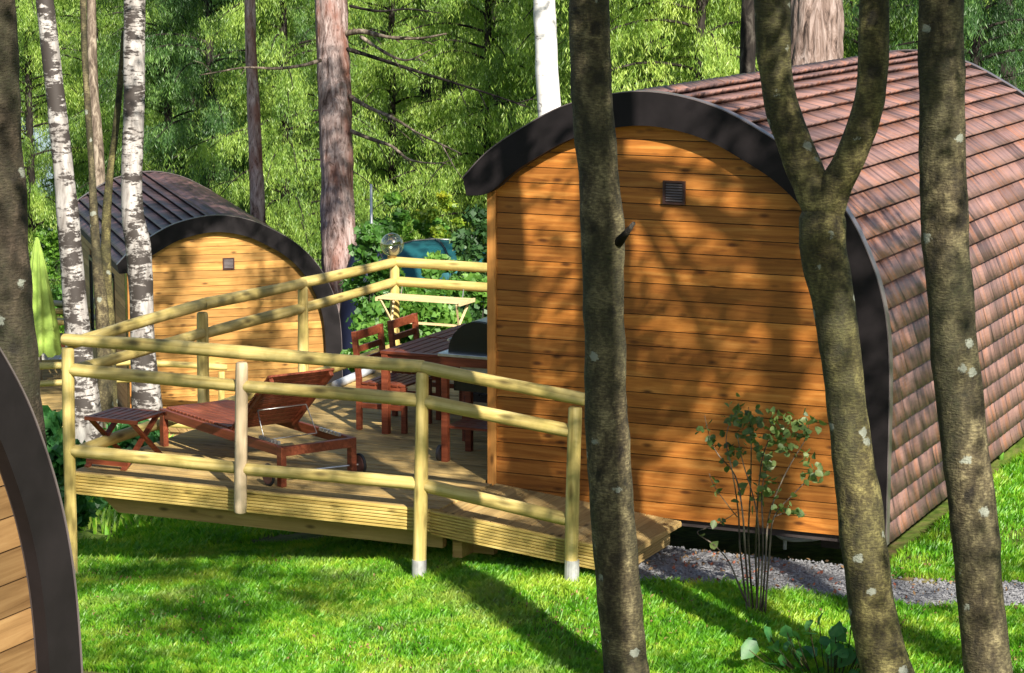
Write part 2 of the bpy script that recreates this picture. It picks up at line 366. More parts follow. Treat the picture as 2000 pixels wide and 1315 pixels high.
col = t.mix(t.ramp(n1, [(.50, 0.0), (.64, .85)]), col, (.21, .15, .075))
t.bump(n2, .5, .02); M_SOIL = t.base(col, .95, .1)
xs = np.unique(np.concatenate([np.linspace(-260, -30, 40), np.linspace(-30, 6, 145), np.linspace(6, 240, 30)]))
ys = np.unique(np.concatenate([np.linspace(-60, 0, 14), np.linspace(0, 45, 181), np.linspace(45, 300, 50)]))
tag(grid(xs, ys, 'ground', M_SOIL, far=True), kind='structure')
t = NT('lake_water'); t.base((.12, .17, .2), .06, .8); t.bump(t.noise(t.pos((1, 1, 1)), 3, 3), .15, .02); M_WATER = t.m
b = MB(); b.poly([(-150, 62, -4.7), (-30, 62, -4.7), (-30, 190, -4.7), (-150, 190, -4.7)])
tag(b.build('lake', M_WATER), kind='structure')

# gravel path: outline surveyed on the ground in front of the cabin and away to the right
t = NT('grey_gravel'); v = t.n('TexVoronoi'); v.inputs['Scale'].default_value = 55; t.l(t.pos(), v.inputs['Vector']); nn = t.noise(t.pos(), 2.2, 4, .6)
col = t.ramp(v.outputs['Color'], [(.1, (.11, .11, .115)), (.5, (.21, .21, .22)), (.95, (.36, .355, .35))]); col = t.mix(t.ramp(nn, [(.5, 0.0), (.7, .6)]), col, (.10, .085, .07))
t.bump(v.outputs['Distance'], .9, .02); M_GRAV = t.base(col, .9, .2)
gp = [(1225, 1052), (1310, 1056), (1420, 1075), (1560, 1095), (1690, 1108), (1740, 1126), (1860, 1133), (2000, 1143), (2200, 1155), (2420, 1170), (2420, 1215), (2200, 1203), (2000, 1191), (1870, 1189), (1760, 1186), (1660, 1170), (1560, 1163), (1480, 1158), (1400, 1150), (1330, 1146), (1245, 1140), (1190, 1128)]
GP = np.array([on(x, y, 2, .43)[:2] for x, y in gp])
def inpoly(x, y, P):
    x = np.asarray(x); y = np.asarray(y); c = np.zeros(x.shape, bool); n = len(P); j = n - 1
    for i in range(n):
        xi, yi = P[i]; xj, yj = P[j]
        c ^= ((yi > y) != (yj > y)) & (x < (xj - xi) * (y - yi) / (yj - yi + 1e-12) + xi); j = i
    return c
GP[:, 1] = np.minimum(GP[:, 1], np.where(GP[:, 0] < -4.9, 18.03, 99))
s_ = .06; gx = np.arange(GP[:, 0].min() - .2, GP[:, 0].max() + .2, s_); gy = np.arange(GP[:, 1].min() - .2, GP[:, 1].max() + .2, s_)
X, Y = np.meshgrid(gx, gy); wob = .05 * np.sin(X * 9 + 2 * np.sin(Y * 7)) + .04 * np.sin(Y * 13 + X * 5)
ins = inpoly((X + wob).ravel(), (Y + wob * .7).ravel(), GP).reshape(X.shape)
cell = ins[:-1, :-1] & ins[1:, :-1] & ins[:-1, 1:] & ins[1:, 1:]
V = np.stack([X.ravel(), Y.ravel(), ground(X.ravel(), Y.ravel()) + .008 + .006 * np.random.rand(X.size)], 1); nx = len(gx)
ii = (np.arange(nx - 1)[None, :] + nx * np.arange(len(gy) - 1)[:, None])[cell]
used, inv = np.unique(np.stack([ii, ii + 1, ii + nx + 1, ii + nx], 1).ravel(), return_inverse=True)
tag(npmesh('gravel_path', V[used], inv.reshape(-1, 4), M_GRAV, smooth=True), kind='structure')

def leafquads(Cn, size, asp=.5, down=0.0, jit=1.0, shape='quad'):
    """rhombus leaves at centres Cn; down>0 biases the long axis towards straight down"""
    n = len(Cn); d = np.random.normal(size=(n, 3)); d /= np.linalg.norm(d, axis=1)[:, None]
    d = d * jit * (1 - down) + np.array([0, 0, -1.0]) * down; d /= np.linalg.norm(d, axis=1)[:, None]
    q = np.random.normal(size=(n, 3)); q -= (q * d).sum(1)[:, None] * d; q /= np.linalg.norm(q, axis=1)[:, None]
    s = (size * (0.6 + .8 * np.random.rand(n)))[:, None] if not hasattr(size, 'shape') else size[:, None]
    a = Cn - d * s * .5; b_ = Cn + q * s * asp * .5; c = Cn + d * s * .5; e = Cn - q * s * asp * .5
    return np.stack([a, b_, c, e], 1).reshape(-1, 3)
def quadidx(n): return np.arange(n * 4).reshape(-1, 4)

# pebbles on the gravel
n = 9000; px = np.random.uniform(GP[:, 0].min(), GP[:, 0].max(), n); py = np.random.uniform(GP[:, 1].min(), GP[:, 1].max(), n)
k = inpoly(px, py, GP); px = px[k]; py = py[k]; n = len(px); pz = ground(px, py) + .016; s = .006 + .016 * np.random.rand(n) ** 2
base = np.array([(1, 0, 0), (-.5, .87, 0), (-.5, -.87, 0), (0, 0, .8)]); V = np.stack([px, py, pz], 1)[:, None, :] + base[None] * s[:, None, None] * np.random.uniform(.6, 1.3, (n, 4, 3))
Fi = (np.arange(n)[:, None, None] * 4 + np.array([(0, 1, 3), (1, 2, 3), (2, 0, 3)])[None]).reshape(-1, 3)
M_PEB = simple('pebbles', (.22, .22, .225), .85, var=.35, scale=30)
tag(npmesh('loose_pebbles', V.reshape(-1, 3), Fi, M_PEB), kind='stuff')
n = 110; k = np.random.rand(n) ** 1.0; px = np.random.uniform(-7.4, -4.6, n); py = np.random.uniform(16.9, 18.2, n); kk = inpoly(px, py, GP); px = px[kk]; py = py[kk]
V = leafquads(np.stack([px, py, ground(px, py) + .025], 1), .035, .6); tag(npmesh('fallen_leaves', V, quadidx(len(px)), simple('dry_red_leaves', (.30, .09, .05), .8, scale=9)), kind='stuff')

n = 2600; px = np.random.uniform(-11.5, -3, n); py = np.random.uniform(14.6, 18.2, n); V = leafquads(np.stack([px, py, ground(px, py) + .035], 1), .032, .45, 0, 1)
tag(npmesh('leaf_litter', V, quadidx(n), simple('dry_brown_litter', (.20, .12, .055), .85, var=.5, scale=9)), kind='stuff')
# grass blades
def grass(region, dens, hmin, hmax, wid):
    (x0, x1), (y0, y1) = region; n = int((x1 - x0) * (y1 - y0) * dens); x = np.random.uniform(x0, x1, n); y = np.random.uniform(y0, y1, n)
    z = ground(x, y); P = np.stack([x, y, z], 1); u, v_, d = proj(P)
    keep = (u > -150) & (u < 2150) & (v_ > -50) & (v_ < 1430) & (d > 0) & ~inpoly(x + .05 * np.sin(y * 9), y + .05 * np.sin(x * 11), GP)
    keep &= ~((x > -10.4) & (x < -6.9) & (y > 18.4 + .3 * np.sin(x * 3)) & (y < 23)) & ~((x > -8.2) & (x < -5.12) & (y > 17.9) & (y < 25.3))
    def sn(a, b, c): return np.sin(x * a + 1.7 * np.sin(y * b)) * np.sin(y * c + 1.3 * np.sin(x * b * .8))
    patch = .5 + .5 * (sn(1.9, 1.3, 2.3) * .6 + sn(5.1, 3.7, 4.6) * .4)
    keep &= np.random.rand(n) < np.clip(.12 + 1.35 * patch, 0, 1)
    P = P[keep]; n = len(P); pt = patch[keep]; h = (hmin + (hmax - hmin) * np.random.rand(n) ** 1.5) * (.65 + .5 * pt)
    a = np.random.rand(n) * 6.283; dx = np.cos(a); dy = np.sin(a); lean = np.random.rand(n) * .9 * h
    wv = wid * (.7 + .6 * np.random.rand(n)); s1 = np.stack([-dy * wv, dx * wv, 0 * a], 1)
    tip = P + np.stack([dx * lean, dy * lean, h], 1); mid = P + np.stack([dx * lean * .3, dy * lean * .3, h * .6], 1)
    return np.stack([P - s1, P + s1, mid + s1 * .7, tip], 1).reshape(-1, 3)
Vg = np.concatenate([grass(((-12.5, -2.0), (14.2, 18.3)), 11500, .03, .085, .0035), grass(((-5.3, .5), (17.5, 27)), 3500, .035, .09, .005), grass(((-13, -11), (16.5, 24)), 2500, .04, .12, .005)])
tag(npmesh('grass', Vg, quadidx(len(Vg) // 4), L_GRASS), kind='stuff')
Vg = grass(((-32, -12), (20, 60)), 200, .08, .28, .016)
tag(npmesh('rough_grass', Vg, quadidx(len(Vg) // 4), L_GRASS), kind='stuff')

# ------------------------------------------------------------------ cabins
OUT = spline([(-.08, 2.62), (.13, 2.83), (.40, 3.01), (.74, 3.19), (1.10, 3.29), (1.42, 3.325), (1.74, 3.29), (2.05, 3.20), (2.35, 3.05), (2.60, 2.90), (2.83, 2.70), (3.03, 2.45), (3.16, 2.21), (3.25, 1.98), (3.31, 1.73), (3.34, 1.45), (3.35, 1.15), (3.35, .6), (3.35, .03)], 6)
OUT = np.stack([(OUT[:, 0] - 8.24) * 1.0096 + 8.24, 5.2 + (OUT[:, 1] + .69 - 5.2) * 1.0096 - .69], 1)   # seen on the verge plane
def normals(P):
    d = np.gradient(P, axis=0); n = np.stack([-d[:, 1], d[:, 0]], 1); n /= np.linalg.norm(n, axis=1)[:, None]; return n
NO = normals(OUT)                                   # points outwards (up / right)
THK = .235
def ring(b, y0, y1, outer, inner):
    """solid arch band from outer to inner profile between two distances"""
    n = len(outer); A = [(p[0], y0, p[1]) for p in outer]; B = [(p[0], y0, p[1]) for p in inner]; A2 = [(p[0], y1, p[1]) for p in outer]; B2 = [(p[0], y1, p[1]) for p in inner]
    o = len(b.v); b.v += A + B + A2 + B2
    for i in range(n - 1):
        b.f += [(o + i, o + i + 1, o + n + i + 1, o + n + i), (o + 2 * n + i, o + 3 * n + i, o + 3 * n + i + 1, o + 2 * n + i + 1), (o + i, o + 2 * n + i, o + 2 * n + i + 1, o + i + 1), (o + n + i, o + n + i + 1, o + 3 * n + i + 1, o + 3 * n + i)]
    b.f += [(o, o + n, o + 3 * n, o + 2 * n), (o + n - 1, o + 3 * n - 1, o + 4 * n - 1, o + 2 * n - 1)]
INN = OUT - NO * THK
INN[0] = (-.145, 2.48); INN[1] = (-.08, 2.483); INN[2] = (-.02, 2.487); INN[3] = (.05, 2.51)
LEN = 7.45
def rightx(z):          # right edge of the wall under the roof at height z
    P = OUT - NO * .12; k = P[:, 0] > 1.42; return float(np.interp(-z, -P[k][:, 1], P[k][:, 0]))
def leftx(z):
    P = OUT - NO * .12; k = P[:, 0] < 1.42
    return .0 if z < P[0, 1] else float(np.interp(z, P[k][:, 1], P[k][:, 0]))
_cache = {}
def cabin(label, loc, rz, wall, tile, extras=False, prj=.10, thin=0.0):
    root = empty('timber_cabin', label, 'cabin', loc, rz, 'barrel roofed timber cabins')
    top = 3.325 - .13
    b = MB(); z = 0.0
    while z < top - .01:
        z1 = min(z + .1234 - .007, top); zs = np.linspace(z, z1, 4)
        L = [(max(leftx(q), .062 if q < 2.55 else leftx(q)), q) for q in zs]; Rr = [(rightx(q), q) for q in zs]
        loop = L[::-1] + Rr; n = len(loop); o = len(b.v)
        b.v += [(x, 0.0, q) for x, q in loop] + [(x, .03, q) for x, q in loop]
        b.f.append(tuple(range(o + n - 1, o - 1, -1)))
        b.f += [(o + i, o + (i + 1) % n, o + n + (i + 1) % n, o + n + i) for i in range(n)]
        z += .1234
    fw = b.build('front_wall', wall, root)
    b = MB(); b.poly([(x, .022, z) for x, z in ([(0.02, 0.02), (3.2, 0.02)] + [(rightx(q), q) for q in np.linspace(.1, top, 24)] + [(leftx(q), q) for q in np.linspace(top, 2.5, 14)])])
    b.build('wall_backing', M_SLAB, root)
    b = MB(); b.box((-.012, -.022, -.01), (.06, .05, 2.60)); b.build('corner_board', M_TRIM, root, bevel=.004)
    # side wall: boards, dark recessed panel by the corner, two windows
    wins = [(1.75, 2.45, .75, 2.15), (4.0, 5.3, .75, 2.1)]
    b = MB(); z = 0.0
    while z < 2.5:
        z1 = min(z + .1234 - .007, 2.52); segs = [(.42, 7.2)]
        for a, c_, p, q in wins:
            if z < q and z1 > p: segs = [s for sg in segs for s in ((sg[0], min(sg[1], a)), (max(sg[0], c_), sg[1])) if s[1] - s[0] > .02]
        for a, c_ in segs: b.box((-.0, a, z), (.03, c_, z1))
        z += .1234
    b.build('side_wall', M_CLAD_SIDE, root)
    b = MB(); b.box((.034, .1, 0), (.06, 7.2, 2.5)); b.build('side_backing', M_SLAB, root)
    b = MB(); b.box((.002, .055, 0), (.03, .40, 2.5)); b.build('corner_panel', M_BLACK, root)
    for a, c_, p, q in wins:
        b = MB(); 
        for u in ((a, a + .06), (c_ - .06, c_)): b.box((-.02, u[0], p), (.05, u[1], q))
        b.box((-.02, a + .06, p), (.05, c_ - .06, p + .06)); b.box((-.02, a + .06, q - .06), (.05, c_ - .06, q))
        f = b.build('window', M_FRAME, root)
        b = MB(); b.box((.01, a + .06, p + .06), (.02, c_ - .06, q - .06)); b.build('pane', M_PANE, f)
    b = MB(); b.box((-.045, .3, 2.44), (-.005, 7.2, 2.53)); b.build('eaves_board', M_PINE, root)
    b = MB(); b.box((.03, 7.14, 0), (3.15, 7.18, 2.4)); b.build('rear_wall', wall, root)
    b = MB(); b.box((.02, .04, -.06), (3.2, 7.2, -.005)); b.build('floor', M_SLAB, root)
    for x in (.5, 2.6):
        b = MB(); b.box((x, .6, -.26), (x + .15, 7.0, -.065)); b.build('skid', M_SLAB, root)
    # roof: slab, tiles, verges
    b = MB(); ring(b, -prj + .03, LEN - .02, OUT - NO * .03, INN + NO * thin); b.build('roof_deck', M_SLAB, root)
    if 'tile' not in _cache:
        seglen = np.concatenate([[0], np.cumsum(np.linalg.norm(np.diff(OUT, axis=0), axis=1))]); apex = seglen[np.argmax(OUT[:, 1])]
        Y = np.arange(-.065, LEN + .01, .0187); wave = 0.0055 * (np.abs(np.sin(np.pi * Y / .15)) ** .8) + .0015 * np.sin(Y * 9)
        def row(s, h, wfac):
            P = np.array([np.interp(s, seglen, OUT[:, 0]), np.interp(s, seglen, OUT[:, 1])]); N = np.array([np.interp(s, seglen, NO[:, 0]), np.interp(s, seglen, NO[:, 1])]); N /= np.linalg.norm(N)
            off = h + wave * wfac; return np.stack([P[0] + N[0] * (off - .03), Y, P[1] + N[1] * (off - .03)], 1)
        rows = []; tot = seglen[-1]
        s = tot + .01
        while s > apex + .03:                        # right slope, bottom course first
            s2 = max(s - .18, apex); rows += [row(s - .012, .000, 1), row(s + .008, .034, 1), row(s + .010, .050, 1), row((s + s2) / 2, .024, .9), row(s2 - .012, .004, .8)]; s = s2
        nr = len(rows); rows2 = []; s = -.01
        while s < apex - .03:
            s2 = min(s + .18, apex); rows2 += [row(s + .012, .000, 1), row(s - .008, .034, 1), row(s - .010, .050, 1), row((s + s2) / 2, .024, .9), row(s2 + .012, .004, .8)]; s = s2
        V = []; Fc = []; ny = len(Y); var = []; rv = np.random.RandomState(5); cour = rv.rand(200, 60)
        for rr_ in (rows, rows2):
            for i_ in range(len(rr_)):
                c_i = i_ // 4; pan = np.floor((Y + 1 + (c_i % 2) * .21 + (c_i * 37 % 5) * .03) / .42); fr = (Y + 1 + (c_i % 2) * .21 + (c_i * 37 % 5) * .03) / .42 - pan
                var.append(np.where(fr < .05, -.6, cour[c_i, pan.astype(int)]))
        _cache['var'] = np.concatenate(var).astype(np.float32)
        for k, rr in ((0, rows), (1, rows2)):
            o = len(V) * ny; V += rr; m = len(rr)
            i = (np.arange(ny - 1)[None, :] + ny * np.arange(m - 1)[:, None]).ravel() + o
            q = np.stack([i, i + 1, i + ny + 1, i + ny], 1); Fc.append(q if k == 0 else q[:, ::-1])
        _cache['tile'] = (np.concatenate(V), np.concatenate(Fc))
    V, Fc = _cache['tile']; ro = npmesh('roof', V, Fc, tile, root); at_ = ro.data.attributes.new('panel', 'FLOAT', 'POINT'); at_.data.foreach_set('value', _cache['var'])
    for y0, y1 in ((-prj - .025, -prj + .028), (LEN, LEN + .05)):
        b = MB(); ring(b, y0, y1, OUT + NO * .018, INN - NO * (.004 - thin)); v = b.build('verge_board', M_VERGE, root)
        b = MB(); ring(b, y0 - .004, y1 + .03, OUT + NO * .026, OUT + NO * .0185); b.build('verge_flashing', M_VERGE_EDGE, v)
    # vent
    b = MB(); x, z = 1.565, 2.562
    b.box((x - .09, -.028, z - .09), (x + .09, -.004, z - .075)); b.box((x - .09, -.028, z + .075), (x + .09, -.004, z + .09)); b.box((x - .09, -.028, z - .075), (x - .072, -.004, z + .075)); b.box((x + .072, -.028, z - .075), (x + .09, -.004, z + .075)); b.box((x - .072, -.006, z - .075), (x + .072, -.003, z + .075))
    v = b.build('vent', M_DARKBROWN, root)
    b = MB()
    for k in range(7):
        zz = z - .062 + k * .0205; b.poly([(x - .07, -.024, zz - .004), (x + .07, -.024, zz - .004), (x + .07, -.010, zz + .008), (x - .07, -.010, zz + .008)]); b.poly([(x - .07, -.0245, zz - .004), (x + .07, -.0245, zz - .004), (x + .07, -.0245, zz - .001), (x - .07, -.0245, zz - .001)])
    b.build('louvre', simple('vent_louvre', (.13, .11, .11), .5), v)
    if extras:
        b = MB(); b.tube(spline([(2.25, .5, -.02), (2.28, .45, -.14), (2.4, .4, -.17), (2.6, .42, -.15), (2.8, .5, -.1)], 6), .02, 8); b.tube([(2.36, .42, -.26), (2.36, .42, -.06)], .016, 8)
        b.build('waste_pipe', M_GREYPIPE, root, smooth=True)
        b = MB(); b.tube([(3.1, 4.55, -.27), (3.1, 4.55, .05)], .03, 10); b.build('support_post', M_GREENPOST, root, smooth=True)
    return root
cabin('large orange cabin with pink-brown tiled barrel roof beside the decking, vent on its end wall', (-8.24, 17.93, .69), 0, M_CLAD, M_TILE, extras=True)
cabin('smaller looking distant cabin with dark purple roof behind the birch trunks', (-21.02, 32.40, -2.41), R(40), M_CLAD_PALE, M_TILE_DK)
cabin('cabin cut off at the lower left corner, only dark verge and a few boards showing', (-5.345, 4.43, 1.12), R(90), M_CLAD_SHADE, M_TILE_DK, prj=.04, thin=.055)

# ------------------------------------------------------------------ deck and railing (site coordinates relative to the cabin corner)
OX, OY, OZ = -8.24, 17.93, .85
def grooved(b, x0, x1, y0, z0, z1, n, dep=.006, x_is='x', slope=0.0):
    """vertical board facing -Y with horizontal grooves"""
    zs = np.linspace(z0, z1, n + 1); yb = y0 + .03
    prof = []
    for i in range(n):
        h = zs[i + 1] - zs[i]; prof += [(y0 + dep, zs[i]), (y0, zs[i] + h * .25), (y0, zs[i] + h * .75), (y0 + dep, zs[i + 1])]
    prof += [(yb, z1), (yb, z0)]; o = len(b.v); m = len(prof)
    b.v += [(x0, y, z) for y, z in prof] + [(x1, y, z + slope) for y, z in prof]
    b.f += [(o + i, o + m + i, o + m + (i + 1) % m, o + (i + 1) % m) for i in range(m)]; b.f += [tuple(range(o, o + m)), tuple(range(o + 2 * m - 1, o + m - 1, -1))]
def deck(label, loc, rz):
    root = empty('timber_deck', label, 'decking', loc, rz, 'cabin decks with a sloping entrance ramp')
    # local: x -3.31..0 (+ramp to 1.5), y -1.10..5.0, top z 0
    b = MB(); y = -1.068
    rnd = random.Random(3)
    while y < 5.0:
        cuts = [-3.29, 0.0 - .0 if y < -.14 else -.02]
        xs_ = [-3.29]; 
        if rnd.random() < .7: xs_.append(-3.29 + rnd.uniform(.9, 2.4))
        xs_.append(-.04 if y > -.14 else .06)
        for a, c_ in zip(xs_[:-1], xs_[1:]): b.box((a + .002, y, -.028 + rnd.uniform(-.001, .001)), (c_ - .002, y + .112, rnd.uniform(-.0015, .0015)))
        y += .125
    b.build('deck_boards', M_DECK, root, bevel=.003)
    b = MB(); x = .065; k = 0
    while x < 1.52:
        f = x / 1.5; z = -.01 - .15 * f
        n = 9; y0, y1 = -1.068, -.008
        for g in range(n):                              # ribbed boards running across the ramp
            xa = x + .137 * g / n; xb = xa + .137 / n * .62
            b.box((xa, y0, z - .02 - .1 * (xa - x)), (xb, y1, z + .004 - .1 * (xa - x)))
        b.box((x, y0 + .002, z - .035 - .014), (x + .138, y1 - .002, z - .004 - .014)); x += .145
    b.build('ramp_boards', M_RAMP, root)
    b = MB(); grooved(b, -3.31, .0, -1.10, -.185, -.004, 7, dep=.014); b.build('front_fascia', M_FASC, root)
    b = MB(); grooved(b, .003, 1.53, -1.10, -.205, -.012, 8, dep=.014, slope=-.15); b.build('ramp_fascia', M_FASC, root)
    b = MB(); zr = -.165
    for g in range(9):
        z0 = zr - .20 + g * .0225; b.box((1.532, -1.10, z0), (1.558, -.01, z0 + .016))
    b.box((1.536, -1.098, zr - .2), (1.552, -.012, zr)); b.build('ramp_end_board', M_RAMP, root)
    b = MB(); o = len(b.v)
    P = [(-3.14, -.19), (-2.95, -.345), (.02, -.345), (.02, -.19)]
    b.v += [(x, -.92, z) for x, z in P] + [(x, -.85, z) for x, z in P]
    b.f += [(0, 1, 2, 3), (7, 6, 5, 4), (0, 4, 5, 1), (1, 5, 6, 2), (2, 6, 7, 3), (3, 7, 4, 0)]
    b.build('joist_beam', M_BEAM, root)
    for yy in (.6, 2.2, 3.8):
        b = MB(); b.box((-3.2, yy, -.34), (-.1, yy + .06, -.03)); b.build('joist_beam', M_BEAM, root)
    b = MB(); b.box((.12, -.95, -.40), (.2, -.2, -.22)); b.box((.2, -.75, -.40), (.38, -.68, -.22)); b.build('ramp_block', M_BEAM, root)
    b = MB(); grooved(b, 0, 6.05, 0, -.185, -.004, 10)
    o = b.build('side_fascia', M_FASC, root); o.rotation_euler = (0, 0, R(-90)); o.location = (-3.312, 4.98, 0)
    for x, y in ((-2.0, 1.4), (-2.9, 2.6), (-.4, 1.2), (-.4, 2.6), (-2.9, 4.4)):
        b = MB(); b.box((x, y, -1.0), (x + .1, y + .1, -.35)); b.build('support_post', M_BEAM, root)
    return root
deck('sunlit yellow timber deck carrying the lounger and dining table, ramp at its right end', (OX, OY, OZ), 0)

def log(p, q, r, m, parent, name='rail', seg=14, taper=.0, sag=0.0):
    p = Vector(p); q = Vector(q); L = (q - p).length; b = MB(); n = max(3, int(L / .12))
    ends = [(0, .80), (.012, .97)]
    ts = [0, .012 / L] + list(np.linspace(.06, L - .06, n) / L) + [1 - .012 / L, 1]
    rr = []; ph = random.random() * 9; pts = []
    for i, t_ in enumerate(ts):
        e = .80 if i in (0, len(ts) - 1) else .97 if i in (1, len(ts) - 2) else 1
        rr.append(r * e * (1 + .05 * math.sin(ph + t_ * L * 2.1) + .02 * math.sin(ph * 2 + t_ * L * 6.3) - taper * t_))
        pts.append((.006 * math.sin(ph + t_ * L * 1.4), .006 * math.cos(ph + t_ * L * 1.7), t_ * L))
    b.tube(pts, rr, seg, True, .05); o = b.build(name, m, parent, smooth=True)
    o.location = p; o.rotation_euler = (q - p).to_track_quat('Z', 'Y').to_euler(); return o
def railing(label, loc, rz, full=True):
    root = empty('log_railing', label, 'railing', loc, rz, 'round log railings around the cabin decks')
    def P(x, y, z): return (x - OX, y - OY, z - OZ)
    Y0 = 16.755
    # posts
    p1 = log(P(-11.49, Y0 - .005, -.05), P(-11.45, Y0, 1.90), .052, M_LOG, root, 'post')
    p3 = log(P(-8.29, Y0 - .02, .30), P(-8.26, Y0 - .01, 1.93), .052, M_LOG, root, 'post')
    p4 = log(P(-7.02, Y0 - .02, .43), P(-7.0, Y0 - .01, 1.76), .050, M_LOG, root, 'post')
    for pp, x, z in ((p1, -11.49, -.06), (p3, -8.29, .29), (p4, -7.02, .41)):
        b = MB(); b.tube([(0, 0, 0.0), (0, 0, .17)], .056, 16); s_o = b.build('metal_sleeve', M_STEELP, pp, smooth=False)
    log(P(-9.84, Y0 - .05, .69), P(-9.82, Y0 - .04, 1.90), .048, M_LOGW, root, 'post', seg=8)
    # front rails
    log(P(-11.50, Y0, 1.965), P(-8.24, Y0, 1.975), .052, M_LOG, root)
    log(P(-8.26, Y0, 1.972), P(-6.92, Y0, 1.815), .050, M_LOG, root)
    for z0, z1 in ((1.715, 1.705), (1.045, 1.055)):
        log(P(-11.44, Y0 + .0, z0), P(-9.84, Y0 - .0, (z0 + z1) / 2), .050, M_LOG, root)
        log(P(-9.82, Y0 - .02, (z0 + z1) / 2), P(-8.27, Y0 - .0, z1), .050, M_LOG, root)
    log(P(-8.24, Y0, 1.70), P(-7.03, Y0, 1.575), .050, M_LOG, root)
    log(P(-8.24, Y0, 1.045), P(-7.03, Y0, .90), .050, M_LOG, root)
    X0 = -11.60
    log(P(-11.47, Y0 + .05, 1.93), P(X0, 19.1, 1.93), .05, M_LOG, root); log(P(X0, 19.08, 1.93), P(X0, 20.95, 1.89), .052, M_LOG, root); log(P(X0, 20.93, 1.89), P(X0, 22.88, 1.865), .05, M_LOG, root)
    log(P(-11.48, Y0 + .06, 1.70), P(X0, 19.06, 1.67), .048, M_LOG, root); log(P(X0, 19.10, 1.66), P(X0, 20.92, 1.65), .05, M_LOG, root); log(P(X0, 20.94, 1.65), P(X0, 22.86, 1.655), .048, M_LOG, root)
    log(P(-11.48, Y0 + .06, 1.02), P(X0, 19.06, .98), .048, M_LOG, root); log(P(X0, 19.10, .97), P(X0, 20.92, .97), .05, M_LOG, root); log(P(X0, 20.94, .97), P(X0, 22.86, .97), .048, M_LOG, root)
    for y in (19.08, 20.93, 22.88): log(P(X0 - .0, y, .45), P(X0, y, 1.86), .052, M_LOG, root, 'post')
    if full:
        log(P(X0, 22.88, 1.865), P(-8.28, 22.95, 1.86), .05, M_LOG, root); log(P(X0 + .03, 22.88, 1.66), P(-8.28, 22.95, 1.66), .048, M_LOG, root); log(P(X0 + .03, 22.88, .97), P(-8.28, 22.95, .97), .048, M_LOG, root)
        log(P(-9.9, 22.91, .45), P(-9.9, 22.91, 1.82), .05, M_LOG, root, 'post')
    return root
rl = railing('yellowish round log railing running around the near deck and down its ramp', (OX, OY, OZ), 0)
# the far cabin has the same deck and railing
rzL = R(40); LL = Vector((-21.02, 32.40, -2.41 + .16))
dk = [o for o in bpy.data.objects if o.name == 'timber_deck'][0]
d2 = copy_tree(dk); d2.location = LL; d2.rotation_euler = (0, 0, rzL); d2['label'] = 'far deck beside the purple roofed cabin, mostly hidden behind birch trunks'
r2 = copy_tree(rl); r2.location = LL; r2.rotation_euler = (0, 0, rzL); r2['label'] = 'far log railing in front of the purple roofed cabin, seen behind the lounger'

